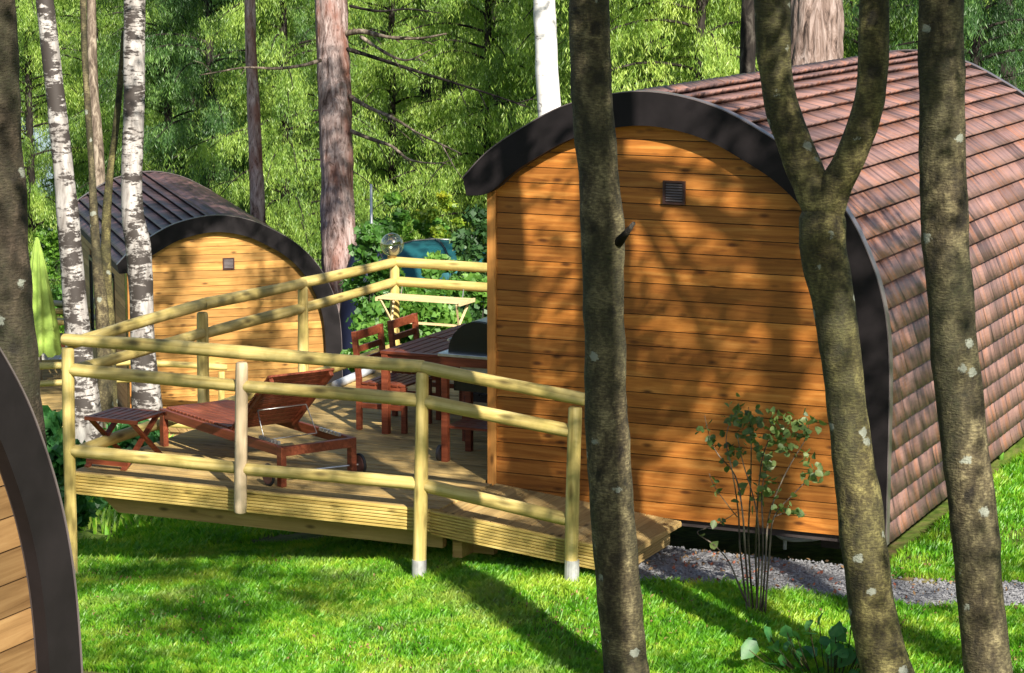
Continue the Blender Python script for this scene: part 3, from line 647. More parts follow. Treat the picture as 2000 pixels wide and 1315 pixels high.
# ------------------------------------------------------------------ furniture
def on_axis(o): return o
def lounger():
    root = empty('sun_lounger', 'red hardwood sun lounger with raised slatted back and two black wheels on the deck', 'sun lounger', (-9.66, 17.06, .85), R(150))
    # local x: from wheel end (0) to foot end (2.0); y: -w .. 0  (near side is y=0)
    W = .66; H = .33
    def S(x, y, z): return (x, -y, z)
    for y in (0, W):
        b = MB(); b.bar(S(0, y, H - .045), S(2.02, y, H - .045), .035, .08); b.build('side_rail', M_MAHO, root, bevel=.004)
    b = MB(); b.bar(S(.0, .02, H - .045), S(.0, W - .02, H - .045), .05, .075); b.build('end_rail', M_MAHO, root, bevel=.004)
    b = MB(); b.bar(S(2.0, .02, H - .045), S(2.0, W - .02, H - .045), .05, .075); b.build('end_rail', M_MAHO, root, bevel=.004)
    for x in (.01, 1.99):
        for y in (.0, W):
            b = MB(); b.bar(S(x, y, .0), S(x, y, H - .006), .07, .05); b.build('leg', M_MAHO, root, bevel=.004)
    b = MB(); x = .92
    while x < 1.97: b.box((x, -W + .03, H - .012), (x + .052, -.03, H + .008)); x += .064
    b.build('seat_slats', M_MAHO, root, bevel=.003)
    ang = R(40); hx, hz = .86, H
    def Bk(s, y, n=0): return S(hx - s * math.cos(ang) - n * math.sin(ang), y, hz + s * math.sin(ang) - n * math.cos(ang))
    bk = MB()
    for y in (.05, W - .05): bk.bar(Bk(0, y, .02), Bk(.80, y, .02), .035, .05, up=(0, 0, 1))
    back = bk.build('backrest', M_MAHO, root, bevel=.003)
    b = MB(); s = .0
    while s < .79:
        p = Vector(Bk(s, .02)); q = Vector(Bk(s, W - .02)); r_ = Vector(Bk(s + .052, W - .02)); v = Vector(Bk(s + .052, .02)); nrm = (q - p).cross(r_ - q).normalized() * .009
        o = len(b.v); b.v += [tuple(k) for k in (p - nrm, q - nrm, r_ - nrm, v - nrm, p + nrm, q + nrm, r_ + nrm, v + nrm)]
        b.f += [tuple(o + i for i in k) for k in ((0, 3, 2, 1), (4, 5, 6, 7), (0, 1, 5, 4), (1, 2, 6, 5), (2, 3, 7, 6), (3, 0, 4, 7))]; s += .064
    b.build('back_slats', M_MAHO, back)
    b = MB(); b.tube([Bk(.36, .10, .05), S(.42, .08, H - .03), S(.42, W - .08, H - .03), Bk(.36, W - .10, .05)], .0055, 6); b.tube([Bk(.36, .10, .05), Bk(.36, W - .10, .05)], .0055, 6)
    b.build('wire_prop', M_STEEL, root, smooth=True)
    for y in (.045, W - .045):
        b = MB(); b.box((.12, -y - .012, H - .012), (.425, -y + .012, H - .008))
        for k in range(6): b.box((.12 + k * .055, -y - .012, H - .008), (.15 + k * .055, -y + .012, H + .014))
        b.build('notched_rack', M_STEEL, root)
    for y, wx in ((-.075, .09), (W + .07, .0)):
        b = MB(); b.tube([S(wx, y - .018, .092), S(wx, y + .018, .092)], .074, 24); wl = b.build('wheel', M_DARKRED, root)
        b = MB(); R0 = .080; pts = [(R0 * math.cos(t) + wx, -y, .092 + R0 * math.sin(t)) for t in np.linspace(0, 2 * math.pi, 29)]; b.tube(pts, .0125, 8, False); b.build('tyre', M_RUBBER, wl, smooth=True)
    b = MB(); b.tube([S(.09, -.06, .092), S(.0, W + .06, .092)], .008, 8); b.build('axle', M_STEEL, root)
    return root
lg = lounger()

def stool():
    root = empty('folding_side_table', 'small slatted folding table with crossed legs at the deck corner, dark red wood', 'side table', (-11.33, 17.38, .85), R(0))
    b = MB(); x = -.25
    for k in range(7): b.box((-.25 + k * .0725, -.21, .385), (-.25 + k * .0725 + .058, .21, .403))
    b.build('slatted_top', M_MAHO, root, bevel=.003)
    b = MB(); b.box((-.255, -.235, .372), (.255, -.205, .405)); b.box((-.255, .205, .372), (.255, .235, .405)); b.build('top_rail', M_MAHO, root, bevel=.003)
    for x in (-.20, .20):
        b = MB(); b.bar((x, -.21, .375), (x, .25, .0), .022, .045, up=(1, 0, 0)); b.build('leg', M_MAHO, root)
        s = .024 if x < 0 else -.024
        b = MB(); b.bar((x + s, .21, .375), (x + s, -.33, .0), .022, .045, up=(1, 0, 0)); b.build('leg', M_MAHO, root)
    b = MB(); b.bar((-.2, -.295, .045), (.2, -.295, .045), .018, .04); b.bar((-.2, .235, .03), (.2, .235, .03), .018, .03); b.build('stretcher', M_MAHO, root)
    return root
stool()

def table():
    root = empty('dining_table', 'slatted red hardwood dining table at the back of the deck', 'table', (-9.92, 19.28, .85), 0)
    L, W, H = 1.72, .86, .745
    b = MB(); x = .0
    for k in range(9): 
        x = k * .0965
        b.box((x + .003, .07, H - .02), (x + .085, .84, H)); b.box((x + .003, .88, H - .02), (x + .085, L - .07, H))
    b.build('slatted_top', M_TABL, root, bevel=.003)
    for ya, yb in ((0, .066), (L - .066, L)):
        b = MB(); b.box((0, ya, H - .024), (W, yb, H + .001)); b.build('end_board', M_MAHO, root, bevel=.003)
    b = MB(); b.box((.045, .03, H - .115), (W - .045, .052, H - .025)); b.box((.045, L - .052, H - .115), (W - .045, L - .03, H - .025)); b.box((.03, .06, H - .115), (.052, L - .06, H - .025)); b.box((W - .052, .06, H - .115), (W - .03, L - .06, H - .025)); b.build('apron', M_MAHO, root)
    for x in (.005, W - .07):
        for y in (.01, L - .075):
            b = MB(); b.box((x, y, 0), (x + .062, y + .062, H - .026)); b.build('leg', M_MAHO, root, bevel=.003)
    return root
M_TABL = wood('table_slats', (.085, .019, .009), (.19, .046, .020), (.31, .09, .04), 1, gs=1.6, knots=False, rough=.55, spec=.25, bump=.1)
table()
def chair():
    root = empty('garden_chair', 'nearer red wooden chair with slatted back on the left of the table', 'chair', (-10.21, 19.37, .85), 0, 'red wooden chairs at the dining table')
    # local: back plane x=0, seat towards +x, y 0..0.54
    W = .54
    for y in (0, W - .045):
        b = MB(); b.bar((.022, y + .022, 0), (.022, y + .022, .46), .045); b.bar((.022, y + .022, .455), (-.02, y + .022, .88), .045); b.build('rear_leg', M_MAHO, root, bevel=.003)
        b = MB(); b.bar((.47, y + .022, 0), (.47, y + .022, .412), .045); b.build('front_leg', M_MAHO, root, bevel=.003)
        b = MB(); b.box((.05, y + .008, .20), (.45, y + .032, .245)); b.build('stretcher', M_MAHO, root)
    b = MB()
    for k in range(6): b.box((.06 + k * .073, .0, .415), (.06 + k * .073 + .06, W, .435))
    b.box((.045, .012, .36), (.45, .034, .413)); b.box((.045, W - .034, .36), (.45, W - .012, .413)); b.build('seat', M_MAHO, root, bevel=.003)
    b = MB()
    for z, h in ((.80, .078), (.69, .055), (.575, .06)):
        xx = .015 - .098 * max(0, (z - .46)); b.box((xx - .01, .046, z), (xx + .012, W - .046, z + h))
    b.build('backrest', M_MAHO, root, bevel=.003)
    return root
ch = chair()
c2 = copy_tree(ch); c2.location = (-10.21, 20.07, .85); c2['label'] = 'farther red wooden chair with slatted back, tucked in below the corner of the railing'
c3 = copy_tree(ch); c3.location = (-8.60, 19.80, .85); c3.rotation_euler = (0, 0, R(180)); c3['label'] = 'shaded wooden chair behind the barbecue trolley, only its dark legs showing'

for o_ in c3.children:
    o_.data = o_.data.copy(); o_.data.materials[0] = M_SHADEWOOD
def bbq():
    root = empty('barbecue_trolley', 'black domed barbecue on a red wooden trolley against the cabin corner', 'barbecue', (-8.92, 18.44, .85), 0)
    W, D = .60, .52
    for x in (0, W - .055):
        for y in (0, D - .055):
            b = MB(); b.box((x, y, 0), (x + .055, y + .055, .895)); b.build('leg', M_MAHO, root, bevel=.003)
    b = MB(); b.box((.0, -.004, .82), (W, .0, .895)); b.box((.057, .01, .83), (W - .057, .03, .893)); b.box((.057, D - .03, .83), (W - .057, D - .01, .893)); b.box((.01, .057, .83), (.03, D - .057, .893)); b.build('apron', M_MAHO, root)
    b = MB(); b.box((-.02, -.02, .897), (W, D + .02, .925)); b.build('steel_rim', M_STEEL, root, bevel=.004)
    b = MB(); b.box((.15, .06, .74), (W - .06, D - .06, .828)); b.build('drip_tray', simple('ribbed_grey_tray', (.42, .44, .40), .6), root)
    b = MB(); b.box((.08, .08, .60), (W - .08, D - .08, .738)); b.build('burner_box', M_BLACK, root)
    b = MB()
    for k in range(5): b.box((.03, .03 + k * .094, .285), (W - .06, .03 + k * .094 + .082, .305))
    b.build('lower_shelf', M_MAHO, root)
    b = MB(); cx, r = .32, .275; n = 24; o = 0
    A = [(cx - r * math.cos(t), math.sin(t) * r * .98 + .925) for t in np.linspace(0, math.pi, n)]
    b.v += [(x, .05, z) for x, z in A] + [(x, .47, z) for x, z in A]
    b.f.append(tuple(range(n))); b.f.append(tuple(reversed(range(n, 2 * n)))); b.f += [(i + 1, i, n + i, n + i + 1) for i in range(n - 1)]; b.f.append((0, n - 1, 2 * n - 1, n))
    lid = b.build('domed_lid', M_BLACK, root)
    b = MB(); A2 = [(cx - (r + .004) * math.cos(t), math.sin(t) * (r * .98 + .004) + .925) for t in np.linspace(.25, math.pi - .25, n)]
    b.v += [(x, .075, z) for x, z in A2] + [(x, .445, z) for x, z in A2]; b.f += [(i + 1, i, n + i, n + i + 1) for i in range(n - 1)]
    b.build('lid_skin', simple('brushed_lid', (.22, .23, .23), .3, .6, .9), lid)
    b = MB(); b.tube([(cx - .30, .10, 1.02), (cx - .30, .42, 1.02)], .011, 8); b.build('handle', M_STEEL, lid)
    b = MB(); b.tube([(-.035, .03, .07), (-.008, .03, .07)], .068, 22); wl = b.build('wheel', M_RUBBER, root)
    b = MB(); b.tube([(-.045, .03, .07), (-.034, .03, .07)], .022, 12); b.build('hub', M_STEEL, wl)
    return root
bbq()
# grey pipe lying on the deck behind the lounger
b = MB(); p = on(655, 752, 2, .89); q = on(704, 731, 2, .89); b.tube(spline([p, (p + q) / 2, q, q + (q - p) * .5], 4), .042, 14)
tag(b.build('drain_pipe', M_GREYPIPE, smooth=True), 'short grey plastic pipe lying on the deck behind the lounger backrest', 'pipe')
# hanging rack
rk = empty('drying_rack', 'pale pine slatted shelf with V struts hung on the rear railing', 'rack', (-11.60, 22.50, 1.53), 0)
b = MB()
for k in range(5): b.box((0, k * .075, 0), (.92, k * .075 + .03, .016))
b.build('slatted_shelf', M_PINE, rk)
for xa in (-.02, .92):
    b = MB(); b.box((xa, -.01, -.02), (xa + .02, .35, .018)); b.build('end_rail', M_PINE, rk)
for x in (.03, .89):
    for y in (.01, .32):
        b = MB(); b.bar((x, y, -.01), (x + (.05 if x < .5 else -.05), .165, -.25), .018, .018); b.build('strut', M_PINE, rk)
b = MB(); b.bar((.05, .165, -.25), (.87, .165, -.25), .022, .022); b.build('lower_bar', M_PINE, rk)
for x in (.1, .8):
    b = MB(); b.tube([(x, .335, .0), (x, .36, .06), (x, .37, .12)], .006, 6); b.build('hook', M_STEEL, rk)
# globe lantern on the corner post
gl = empty('globe_lantern', 'clear glass globe lantern on the rear corner post of the railing', 'lantern', (-11.62, 22.88, 1.90), 0)
b = MB()
n1, n2 = 18, 28; r = .122
for i in range(n1 + 1):
    a = math.pi * i / n1
    for k in range(n2): t_ = 2 * math.pi * k / n2; b.v.append((r * math.sin(a) * math.cos(t_), r * math.sin(a) * math.sin(t_), r * math.cos(a) + .145))
for i in range(n1):
    for k in range(n2): b.f.append((i * n2 + k, i * n2 + (k + 1) % n2, (i + 1) * n2 + (k + 1) % n2, (i + 1) * n2 + k))
t = NT('smoky_glass_globe'); t.t.nodes.remove(t.b); tr = t.n('BsdfTransparent'); tr.inputs[0].default_value = (.86, .84, .72, 1); g_ = t.n('BsdfGlossy'); g_.inputs['Roughness'].default_value = .04; g_.inputs[0].default_value = (1, .96, .86, 1)
lw = t.n('LayerWeight'); lw.inputs[0].default_value = .35; mx = t.n('MixShader'); t.l(t.math('ADD', t.math('MULTIPLY', lw.outputs['Facing'], .45), .18), mx.inputs[0]); t.l(tr.outputs[0], mx.inputs[1]); t.l(g_.outputs[0], mx.inputs[2]); t.l(mx.outputs[0], t.out.inputs[0])
b.build('glass_globe', t.m, gl, smooth=True)
b = MB(); b.tube([(0, 0, .0), (0, 0, .03)], .05, 16); b.build('base_cap', simple('brass_cap', (.35, .22, .06), .35, .5, .8), gl, smooth=False)

# ------------------------------------------------------------------ trees
def trunk_mesh(path, rad, m, parent, name='trunk', seg=26, amp=.05, freq=3.0, furrow=0.0, step=.10):
    P = np.array(path, float); rad = np.array(rad, float); S = spline(np.column_stack([P, rad]), 10)
    d = np.concatenate([[0], np.cumsum(np.linalg.norm(np.diff(S[:, :3], axis=0), axis=1))]); n = max(4, int(d[-1] / step))
    q = np.linspace(0, d[-1], n); S = np.stack([np.interp(q, d, S[:, k]) for k in range(4)], 1)
    b = MB(); V = []; T = np.gradient(S[:, :3], axis=0); T /= np.linalg.norm(T, axis=1)[:, None]; off = random.random() * 50
    for i in range(n):
        tt = T[i]; x = np.array([1, 0, 0]) - tt * tt[0]; x /= np.linalg.norm(x); y = np.cross(tt, x)
        for k in range(seg):
            a = 2 * math.pi * k / seg; v = x * math.cos(a) + y * math.sin(a); r = S[i, 3]
            pnt = Vector(S[i, :3] + v * r) * freq + Vector((off, 0, 0))
            r *= 1 + amp * mnoise.noise(pnt) + amp * .5 * mnoise.noise(pnt * 2.7)
            if furrow: r *= 1 - furrow * abs(mnoise.noise(Vector((v[0] * r * 16 + off, v[1] * r * 16, S[i, 2] * 1.4))))
            V.append(S[i, :3] + v * r)
    i = (np.arange(n - 1)[:, None] * seg + np.arange(seg)[None]).ravel(); j = (np.arange(n - 1)[:, None] * seg + (np.arange(seg)[None] + 1) % seg).ravel()
    V.append(S[-1, :3]); top = len(V) - 1
    o = npmesh(name, np.array(V), np.stack([i, j, j + seg, i + seg], 1), m, parent, smooth=True)
    return o
def px2path(pts, Yplane=None, depth=None):
    """centre line and radius from sightings (x, y, width in px) on a vertical plane or at a distance"""
    P = []; Rr = []
    for x, y, wd in pts:
        q = on(x, y, 1, Yplane) if Yplane is not None else at(x, y, depth)
        d = proj(q)[2][0]; P.append(q); Rr.append(wd / 2 * d / F)
    return P, Rr
def rootflare(P, Rr, flare=1.5):
    """carry the trunk down into the ground with a flare"""
    q = P[0]; g = gz(q[0], q[1]) if True else 0
    d = (P[0] - P[1]); k = (g - .15 - q[2]) / (d[2] if abs(d[2]) > 1e-3 else -1); k = min(max(k, 0.05), 12)
    e = q + d * k * np.array([.6, .6, 1]); e[2] = g - .15
    if q[2] > g + .5: mid = q + (e - q) * .75; return [e, mid] + P, [Rr[0] * flare, Rr[0] * 1.12] + Rr
    return [e] + P, [Rr[0] * flare] + Rr
def leafcloud(cents, rads, n, size, asp=.6, down=.2):
    k = np.random.randint(0, len(cents), n); cl = np.random.normal(size=(n, 3)); cl /= np.linalg.norm(cl, axis=1)[:, None]
    P = cents[k] + cl * (rads[k] * np.random.rand(n) ** .45)[:, None] * np.array([1, 1, .7]); return P
def overhead(root, tops, ell, nclump, nleaf, m, bk, csz=(.4, .85), lsz=.10):
    """high limbs and leaf clumps above the frame"""
    cx, cy, cz, rx, ry, rz_ = ell; c = np.random.normal(size=(nclump, 3)); c /= np.linalg.norm(c, axis=1)[:, None]; c *= np.random.rand(nclump)[:, None] ** .5
    c = c * np.array([rx, ry, rz_]) + np.array([cx, cy, cz]); rr = np.random.uniform(*csz, nclump)
    u, v_, d = proj(c); bad = (d > 0) & (v_ > -30 - 4883 * (rr + .2) / np.maximum(d, .5)) & (u > -400) & (u < 2400); c = c[~bad]; rr = rr[~bad]
    P = leafcloud(c, rr, nleaf, .1); u, v_, d = proj(P); P = P[~((d > 0) & (v_ > -12) & (u > -60) & (u < 2060))]
    npmesh('crown', leafquads(P, lsz, .62), quadidx(len(P)), m, root)
    b = MB(); top = np.array(tops)
    for q in c[::5]:
        k = np.argmin(np.linalg.norm(top - q, axis=1)); a = top[k]; mid = (a + q) / 2 + np.array([0, 0, .35])
        pts = spline([a, mid, q], 5); uu, vv, dd = proj(pts)
        if np.any((dd > 0) & (vv > -15) & (uu > -50) & (uu < 2050)): continue
        b.tube(pts, list(np.linspace(.045, .012, len(pts))), 6)
    if b.v: b.build('limbs', bk, root, smooth=True)
def extend(P, Rr, ztop, lean=(0, 0)):
    d = P[-1] - P[-2]; d /= abs(d[2]); k = ztop - P[-1][2]; m = P[-1] + d * k * .4; e = P[-1] + d * k + np.array([lean[0], lean[1], 0]); return P + [m, e], Rr + [Rr[-1] * .85, Rr[-1] * .45]

def fg_tree(label, pts, Y, ztop, ell, nc, nl, m, base=None, limbs=(), name='beech_tree'):
    P, Rr = px2path(pts[::-1], Yplane=Y)
    root = empty(name, label, 'tree', (0, 0, 0), 0, 'smooth barked trees in front of the cabin')
    if base: P = [np.array([*base, gz(*base) - .15])] + P; Rr = [Rr[0] * 1.35] + Rr
    else: P, Rr = rootflare(P, Rr, 1.25)
    if ztop: P, Rr = extend(P, Rr, ztop)
    g = Vector(P[0]); root.location = g
    t_ = trunk_mesh(np.array(P) - np.array(g), Rr, m, root, seg=44, amp=.085, freq=3.6, step=.04)
    tops = [P[-1], P[-2]]
    for lp in limbs:
        Q, Qr = px2path(lp, Yplane=Y); Q, Qr = extend(Q, Qr, ztop or 8.5)
        trunk_mesh(np.array(Q) - np.array(g), Qr, m, root, 'limb', seg=40, amp=.085, freq=3.6, step=.04); tops += [Q[-1], Q[-2]]
    n0 = len(root.children); overhead(root, tops, ell, nc, nl, L_CROWN, m)
    for c_ in root.children:
        if c_.name.split('.')[0] in ('crown', 'limbs'): c_.location = -g
    return root
A_ = [(1151, -10, 78), (1153, 100, 79), (1155, 200, 80), (1166, 300, 80), (1174, 400, 82), (1178, 475, 86), (1180, 600, 80), (1184, 800, 84), (1197, 1000, 86), (1208, 1150, 86), (1225, 1315, 90)]
ta = fg_tree('straight olive-brown trunk with white lichen spots and a snapped side branch', A_, 14.75, 9.5, (-4.6, 12.3, 7.6, 3.2, 3.2, 1.6), 30, 4800, B_SM)
g = np.array(ta.location); b = MB(); s0 = on(1208, 474, 1, 14.7); s1 = on(1226, 452, 1, 14.62); s2 = on(1238, 436, 1, 14.58)
b.tube([s0 - g, s1 - g, s2 - g], [.030, .020, .014], 9, True, .3); b.build('branch_stub', B_DK, ta, smooth=True)
B1 = [(1610, 388, 30), (1608, 412, 78), (1607, 440, 94), (1608, 500, 92), (1630, 600, 84), (1655, 800, 78), (1680, 1000, 88), (1697, 1150, 90), (1722, 1280, 96), (1735, 1330, 106)]
tb = fg_tree('forked mossy trunk splitting into a Y in front of the tiled roof', B1, 14.80, None, (-1.6, 11.8, 7.4, 3.4, 3.2, 1.6), 16, 3000, B_GR, limbs=[
    [(1610, 440, 70), (1588, 370, 72), (1560, 300, 68), (1530, 220, 66), (1512, 120, 68), (1508, -10, 70)],
    [(1610, 450, 60), (1628, 375, 66), (1660, 310, 62), (1688, 235, 60), (1704, 150, 60), (1708, -10, 58)]])
C1 = [(1838, -10, 88), (1841, 200, 88), (1843, 400, 92), (1857, 600, 90), (1876, 800, 92), (1900, 1000, 92), (1914, 1150, 92), (1932, 1320, 94)]
tc = fg_tree('dark straight trunk nearest the right edge, in front of the roof', C1, 14.55, 9.5, (1.6, 9.4, 7.4, 3.8, 3.6, 1.7), 22, 3500, B_SM)
D1 = [(-27, -10, 110), (-12, 300, 112), (-1, 500, 114), (14, 700, 118), (25, 860, 124), (40, 1100, 130)]
td = fg_tree('thick brown trunk cut by the left edge behind the corner cabin', D1, 11.0, 9.5, (-3.1, 8.0, 7.4, 3.6, 3.4, 1.7), 24, 5200, B_BR)

for lab, bx, by, lx in (('tall beech just outside the right edge, its trunk shadow falling up the orange end wall', 1.0, 10.9, .0), ('tall beech outside the frame whose trunk shadow crosses the lawn towards the ramp', -.75, 9.2, .15)):
    g_ = Vector((bx, by, gz(bx, by) - .15)); root = empty('beech_tree', lab, 'tree', g_, 0, 'smooth barked trees in front of the cabin')
    P_ = [(0, 0, 0), (0, 0, .3), (.05 + lx, .05, 2.5), (lx, .1, 5), (.1, .12, 7.5), (.2, 0, 10)]; trunk_mesh(P_, [.21, .16, .14, .13, .11, .05], B_SM, root, seg=24)
    overhead(root, [np.array(P_[-1]) + np.array(g_), np.array(P_[-2]) + np.array(g_)], (bx + .3, by - .2, 9.2, 2.2, 2.2, 1.2), 14, 2200, L_CROWN, B_SM)
    for c_ in root.children:
        if c_.name.split('.')[0] in ('crown', 'limbs'): c_.location = -g_
def bg_trunk(name, label, pts, depth, m, ztop, group='tree trunks behind the cabins', seg=24, furrow=0.0, amp=.08, extra=None):
    P, Rr = px2path(pts[::-1], depth=depth); P, Rr = rootflare(P, Rr, 1.5)
    root = empty(name, label, 'tree', tuple(P[0]), 0, group); g = P[0]
    if ztop: P, Rr = extend(P, Rr, ztop)
    trunk_mesh(np.array(P) - g, Rr, m, root, seg=seg, amp=amp, freq=2.0, furrow=furrow, step=.09)
    return root, g, P
birch, gb, Pb1 = bg_trunk('birch_tree', 'leftmost white and black birch trunk, leaning left above the deck corner', [(86, -10, 35), (98, 100, 36), (112, 220, 37), (124, 330, 40), (133, 430, 44), (141, 520, 46), (150, 640, 50), (163, 760, 58), (170, 860, 66)], 29.5, B_BI, 9, 'birch trunks')
birch2, gb2, Pb2 = bg_trunk('birch_tree', 'straighter birch trunk with black scars in front of the far cabin wall', [(263, -10, 42), (262, 120, 42), (262, 220, 41), (257, 330, 42), (259, 420, 44), (270, 480, 48), (275, 560, 46), (279, 680, 48), (287, 790, 60)], 30.5, B_BI, 9, 'birch trunks')
bg_trunk('thin_birch', 'thin dark stem between the two birches', [(162, -10, 12), (165, 100, 12), (172, 220, 13), (179, 330, 13), (184, 430, 17), (190, 520, 20), (198, 600, 26), (203, 700, 28), (205, 800, 34)], 30.0, B_SM, 7, 'thin stems')
bg_trunk('thin_birch', 'thin greenish stem touching the left side of the straight birch', [(243, 60, 10), (236, 150, 12), (225, 260, 13), (216, 330, 14), (208, 420, 18), (207, 520, 20), (211, 620, 26), (213, 720, 28), (215, 800, 30)], 31.0, B_GR, None, 'thin stems')
bg_trunk('pine_tree', 'pale brown trunk rising behind the far end of the purple roof', [(178, -10, 18), (181, 150, 20), (188, 250, 22), (193, 340, 26), (196, 480, 28)], 50, B_PA, 8)
bg_trunk('pine_tree', 'slim brown trunk standing over the right slope of the purple roof', [(488, -10, 22), (490, 100, 22), (495, 200, 25), (500, 320, 27), (504, 430, 30)], 47, B_LA, 8)
bg_trunk('spruce_tree', 'short dark trunk seen just above the purple roof ridge', [(395, 150, 22), (396, 300, 30), (398, 400, 34)], 60, B_DK, 8)
def cover(root, g, P, ell, nc, nl, m=None, bk=None, lsz=.12):
    overhead(root, [P[-1] - np.array([0, 0, 0]), P[-2]], ell, nc, nl, m or L_CROWN, bk or B_DK, (.35, .8), lsz)
    for c_ in root.children:
        if c_.name.split('.')[0] in ('crown', 'limbs'): c_.location = -Vector(g)
cover(birch, gb, Pb1, (-12.5, 24.5, 8.4, 3.6, 3.4, 2.0), 60, 8500)
cover(birch2, gb2, Pb2, (-12.0, 28.5, 8.6, 3.8, 3.6, 2.0), 60, 8500)
lar, gl_, Pl = bg_trunk('larch_tree', 'thick pinkish larch trunk with dead side branches right of the far cabin', [(646, -10, 66), (650, 100, 66), (655, 200, 67), (657, 330, 66), (659, 430, 68), (664, 520, 72), (672, 620, 76), (682, 700, 84)], 42, B_LA, 10, seg=44, furrow=.18)
def dead(root, g, pts, d0, d1, r0, m, twigs=3, name='dead_branch'):
    n = len(pts); P = [at(x, y, d0 + (d1 - d0) * i / (n - 1)) - g for i, (x, y) in enumerate(pts)]; S = spline(P, 6); b = MB(); b.tube(S, list(np.linspace(r0, r0 * .25, len(S))), 8, True, .3)
    for k in range(twigs):
        i = random.randint(len(S) // 4, len(S) - 2); d = (S[i + 1] - S[i]) / np.linalg.norm(S[i + 1] - S[i]); L = random.uniform(.25, .8)
        e = S[i] + (d + np.array([random.uniform(-.5, .5), random.uniform(-.6, .6), random.uniform(-.9, .5)])) * L * .7
        b.tube([S[i], (S[i] + e) / 2 + np.array([0, 0, random.uniform(-.06, .06)]), e], [r0 * .35, r0 * .22, r0 * .08], 5)
    return b.build(name, m, root, smooth=True)
dead(lar, gl_, [(676, 66), (710, 62), (760, 73), (820, 75), (872, 66)], 41.9, 40.5, .055, B_PA, 5)
dead(lar, gl_, [(705, 72), (735, 92), (770, 112), (800, 117), (840, 98)], 41.5, 40.5, .035, B_PA, 3)
dead(lar, gl_, [(678, 96), (730, 112), (800, 135), (880, 160), (960, 185), (1025, 208)], 41.9, 40.3, .04, B_DK, 6)
dead(lar, gl_, [(682, 188), (720, 210), (770, 232), (820, 262), (900, 300)], 41.9, 40, .042, B_PA, 5)
dead(lar, gl_, [(684, 256), (720, 270), (765, 286), (800, 312), (850, 320)], 41.9, 40.6, .042, B_PA, 4)
dead(lar, gl_, [(626, 118), (590, 128), (540, 134), (480, 132), (430, 140), (390, 147)], 41.6, 40.2, .032, B_PA, 2)
dead(lar, gl_, [(684, 12), (740, 22), (800, 18), (860, 26)], 41.9, 40.8, .028, B_DK, 4)
wb, gw, Pw = bg_trunk('birch_tree', 'brilliant white birch trunk above the left shoulder of the main cabin roof', [(1062, -10, 42), (1065, 60, 43), (1068, 130, 44), (1072, 200, 46), (1076, 300, 48)], 34, B_BW, 9, 'birch trunks')
bg_trunk('oak_tree', 'very thick furrowed grey trunk behind the fork of the mossy tree', [(1594, -10, 108), (1594, 60, 110), (1592, 140, 114), (1590, 260, 120)], 33, B_GY, 9, seg=60, furrow=.22)
bg_trunk('pine_tree', 'dark scaly trunk left of the very thick grey one above the roof', [(1464, -10, 28), (1462, 60, 30), (1460, 150, 32), (1460, 300, 34)], 36, B_DK, 9)
for lab, pts, d in (('dark conifer trunk among the foliage right of the larch', [(828, -10, 20), (830, 150, 24), (832, 330, 26), (834, 480, 28)], 59),
                    ('second dark conifer trunk midway between larch and white birch', [(884, -10, 26), (878, 150, 28), (876, 330, 30), (874, 500, 34)], 58),
                    ('shadowed conifer trunk close to the white birch', [(962, -10, 18), (966, 150, 20), (968, 300, 24)], 56),
                    ('dark leaning trunk at the upper right corner beyond the roof', [(1962, -10, 30), (1966, 100, 32), (1970, 240, 34)], 44)):
    bg_trunk('spruce_tree', lab, pts, d, B_DK, 8)

# background trees with hanging foliage
def hanging_tree(label, kind, m, loc, h=11, rad=3.0, zlow=.4, nbr=88, nstr=72, nl=20, lsz=.095, asp=.15, name='larch_tree', seed=1, group='trees filling the background', bk=None):
    rs = np.random.RandomState(seed); root = empty(name, label, 'tree', loc, 0, group)
    b = MB(); b.tube([(0, 0, -.3), (.05, 0, h * .4), (0, .05, h)], [.12, .09, .03], 12, True, .1); b.build('trunk', bk or B_DK, root, smooth=True)
    C_ = []; b = MB()
    for i in range(nbr):
        z = zlow + (h - zlow) * (i / nbr) ** 1.0; a = rs.rand() * 6.283; L = rad * (1 - .65 * z / h) * rs.uniform(.6, 1.1)
        tt = np.linspace(0, 1, 7); dz = .35 * np.sin(tt * 2.2) - .75 * tt ** 2 * L * .35
        pts = np.stack([np.cos(a) * L * tt, np.sin(a) * L * tt, z + dz], 1); b.tube(pts, list(np.linspace(.03, .008, 7)), 5)
        k = nstr; u = rs.rand(k) ** .6; base = np.stack([np.interp(u, tt, pts[:, j]) for j in range(3)], 1); sp = .28 * L * u
        base[:, 0] += -np.sin(a) * (rs.rand(k) - .5) * sp * 1.6; base[:, 1] += np.cos(a) * (rs.rand(k) - .5) * sp * 1.6
        ln = rs.uniform(.15, .62, k) * (1.0 if kind == 'hang' else .45)
        s = np.linspace(0, 1, nl)[None, :, None]; drift = rs.normal(size=(k, 1, 3)) * .18; drift[..., 2] = 0
        st = base[:, None, :] + s * (np.array([0, 0, -1.0]) * ln[:, None, None] + drift) + rs.normal(size=(k, nl, 3)) * (.045 if kind == 'hang' else .11)
        C_.append(st.reshape(-1, 3))
    P = np.concatenate(C_); np.random.seed(seed)
    npmesh('crown', leafquads(P, lsz, asp, .62 if kind == 'hang' else .1), quadidx(len(P)), m, root)
    b.build('limbs', bk or B_DK, root); return root
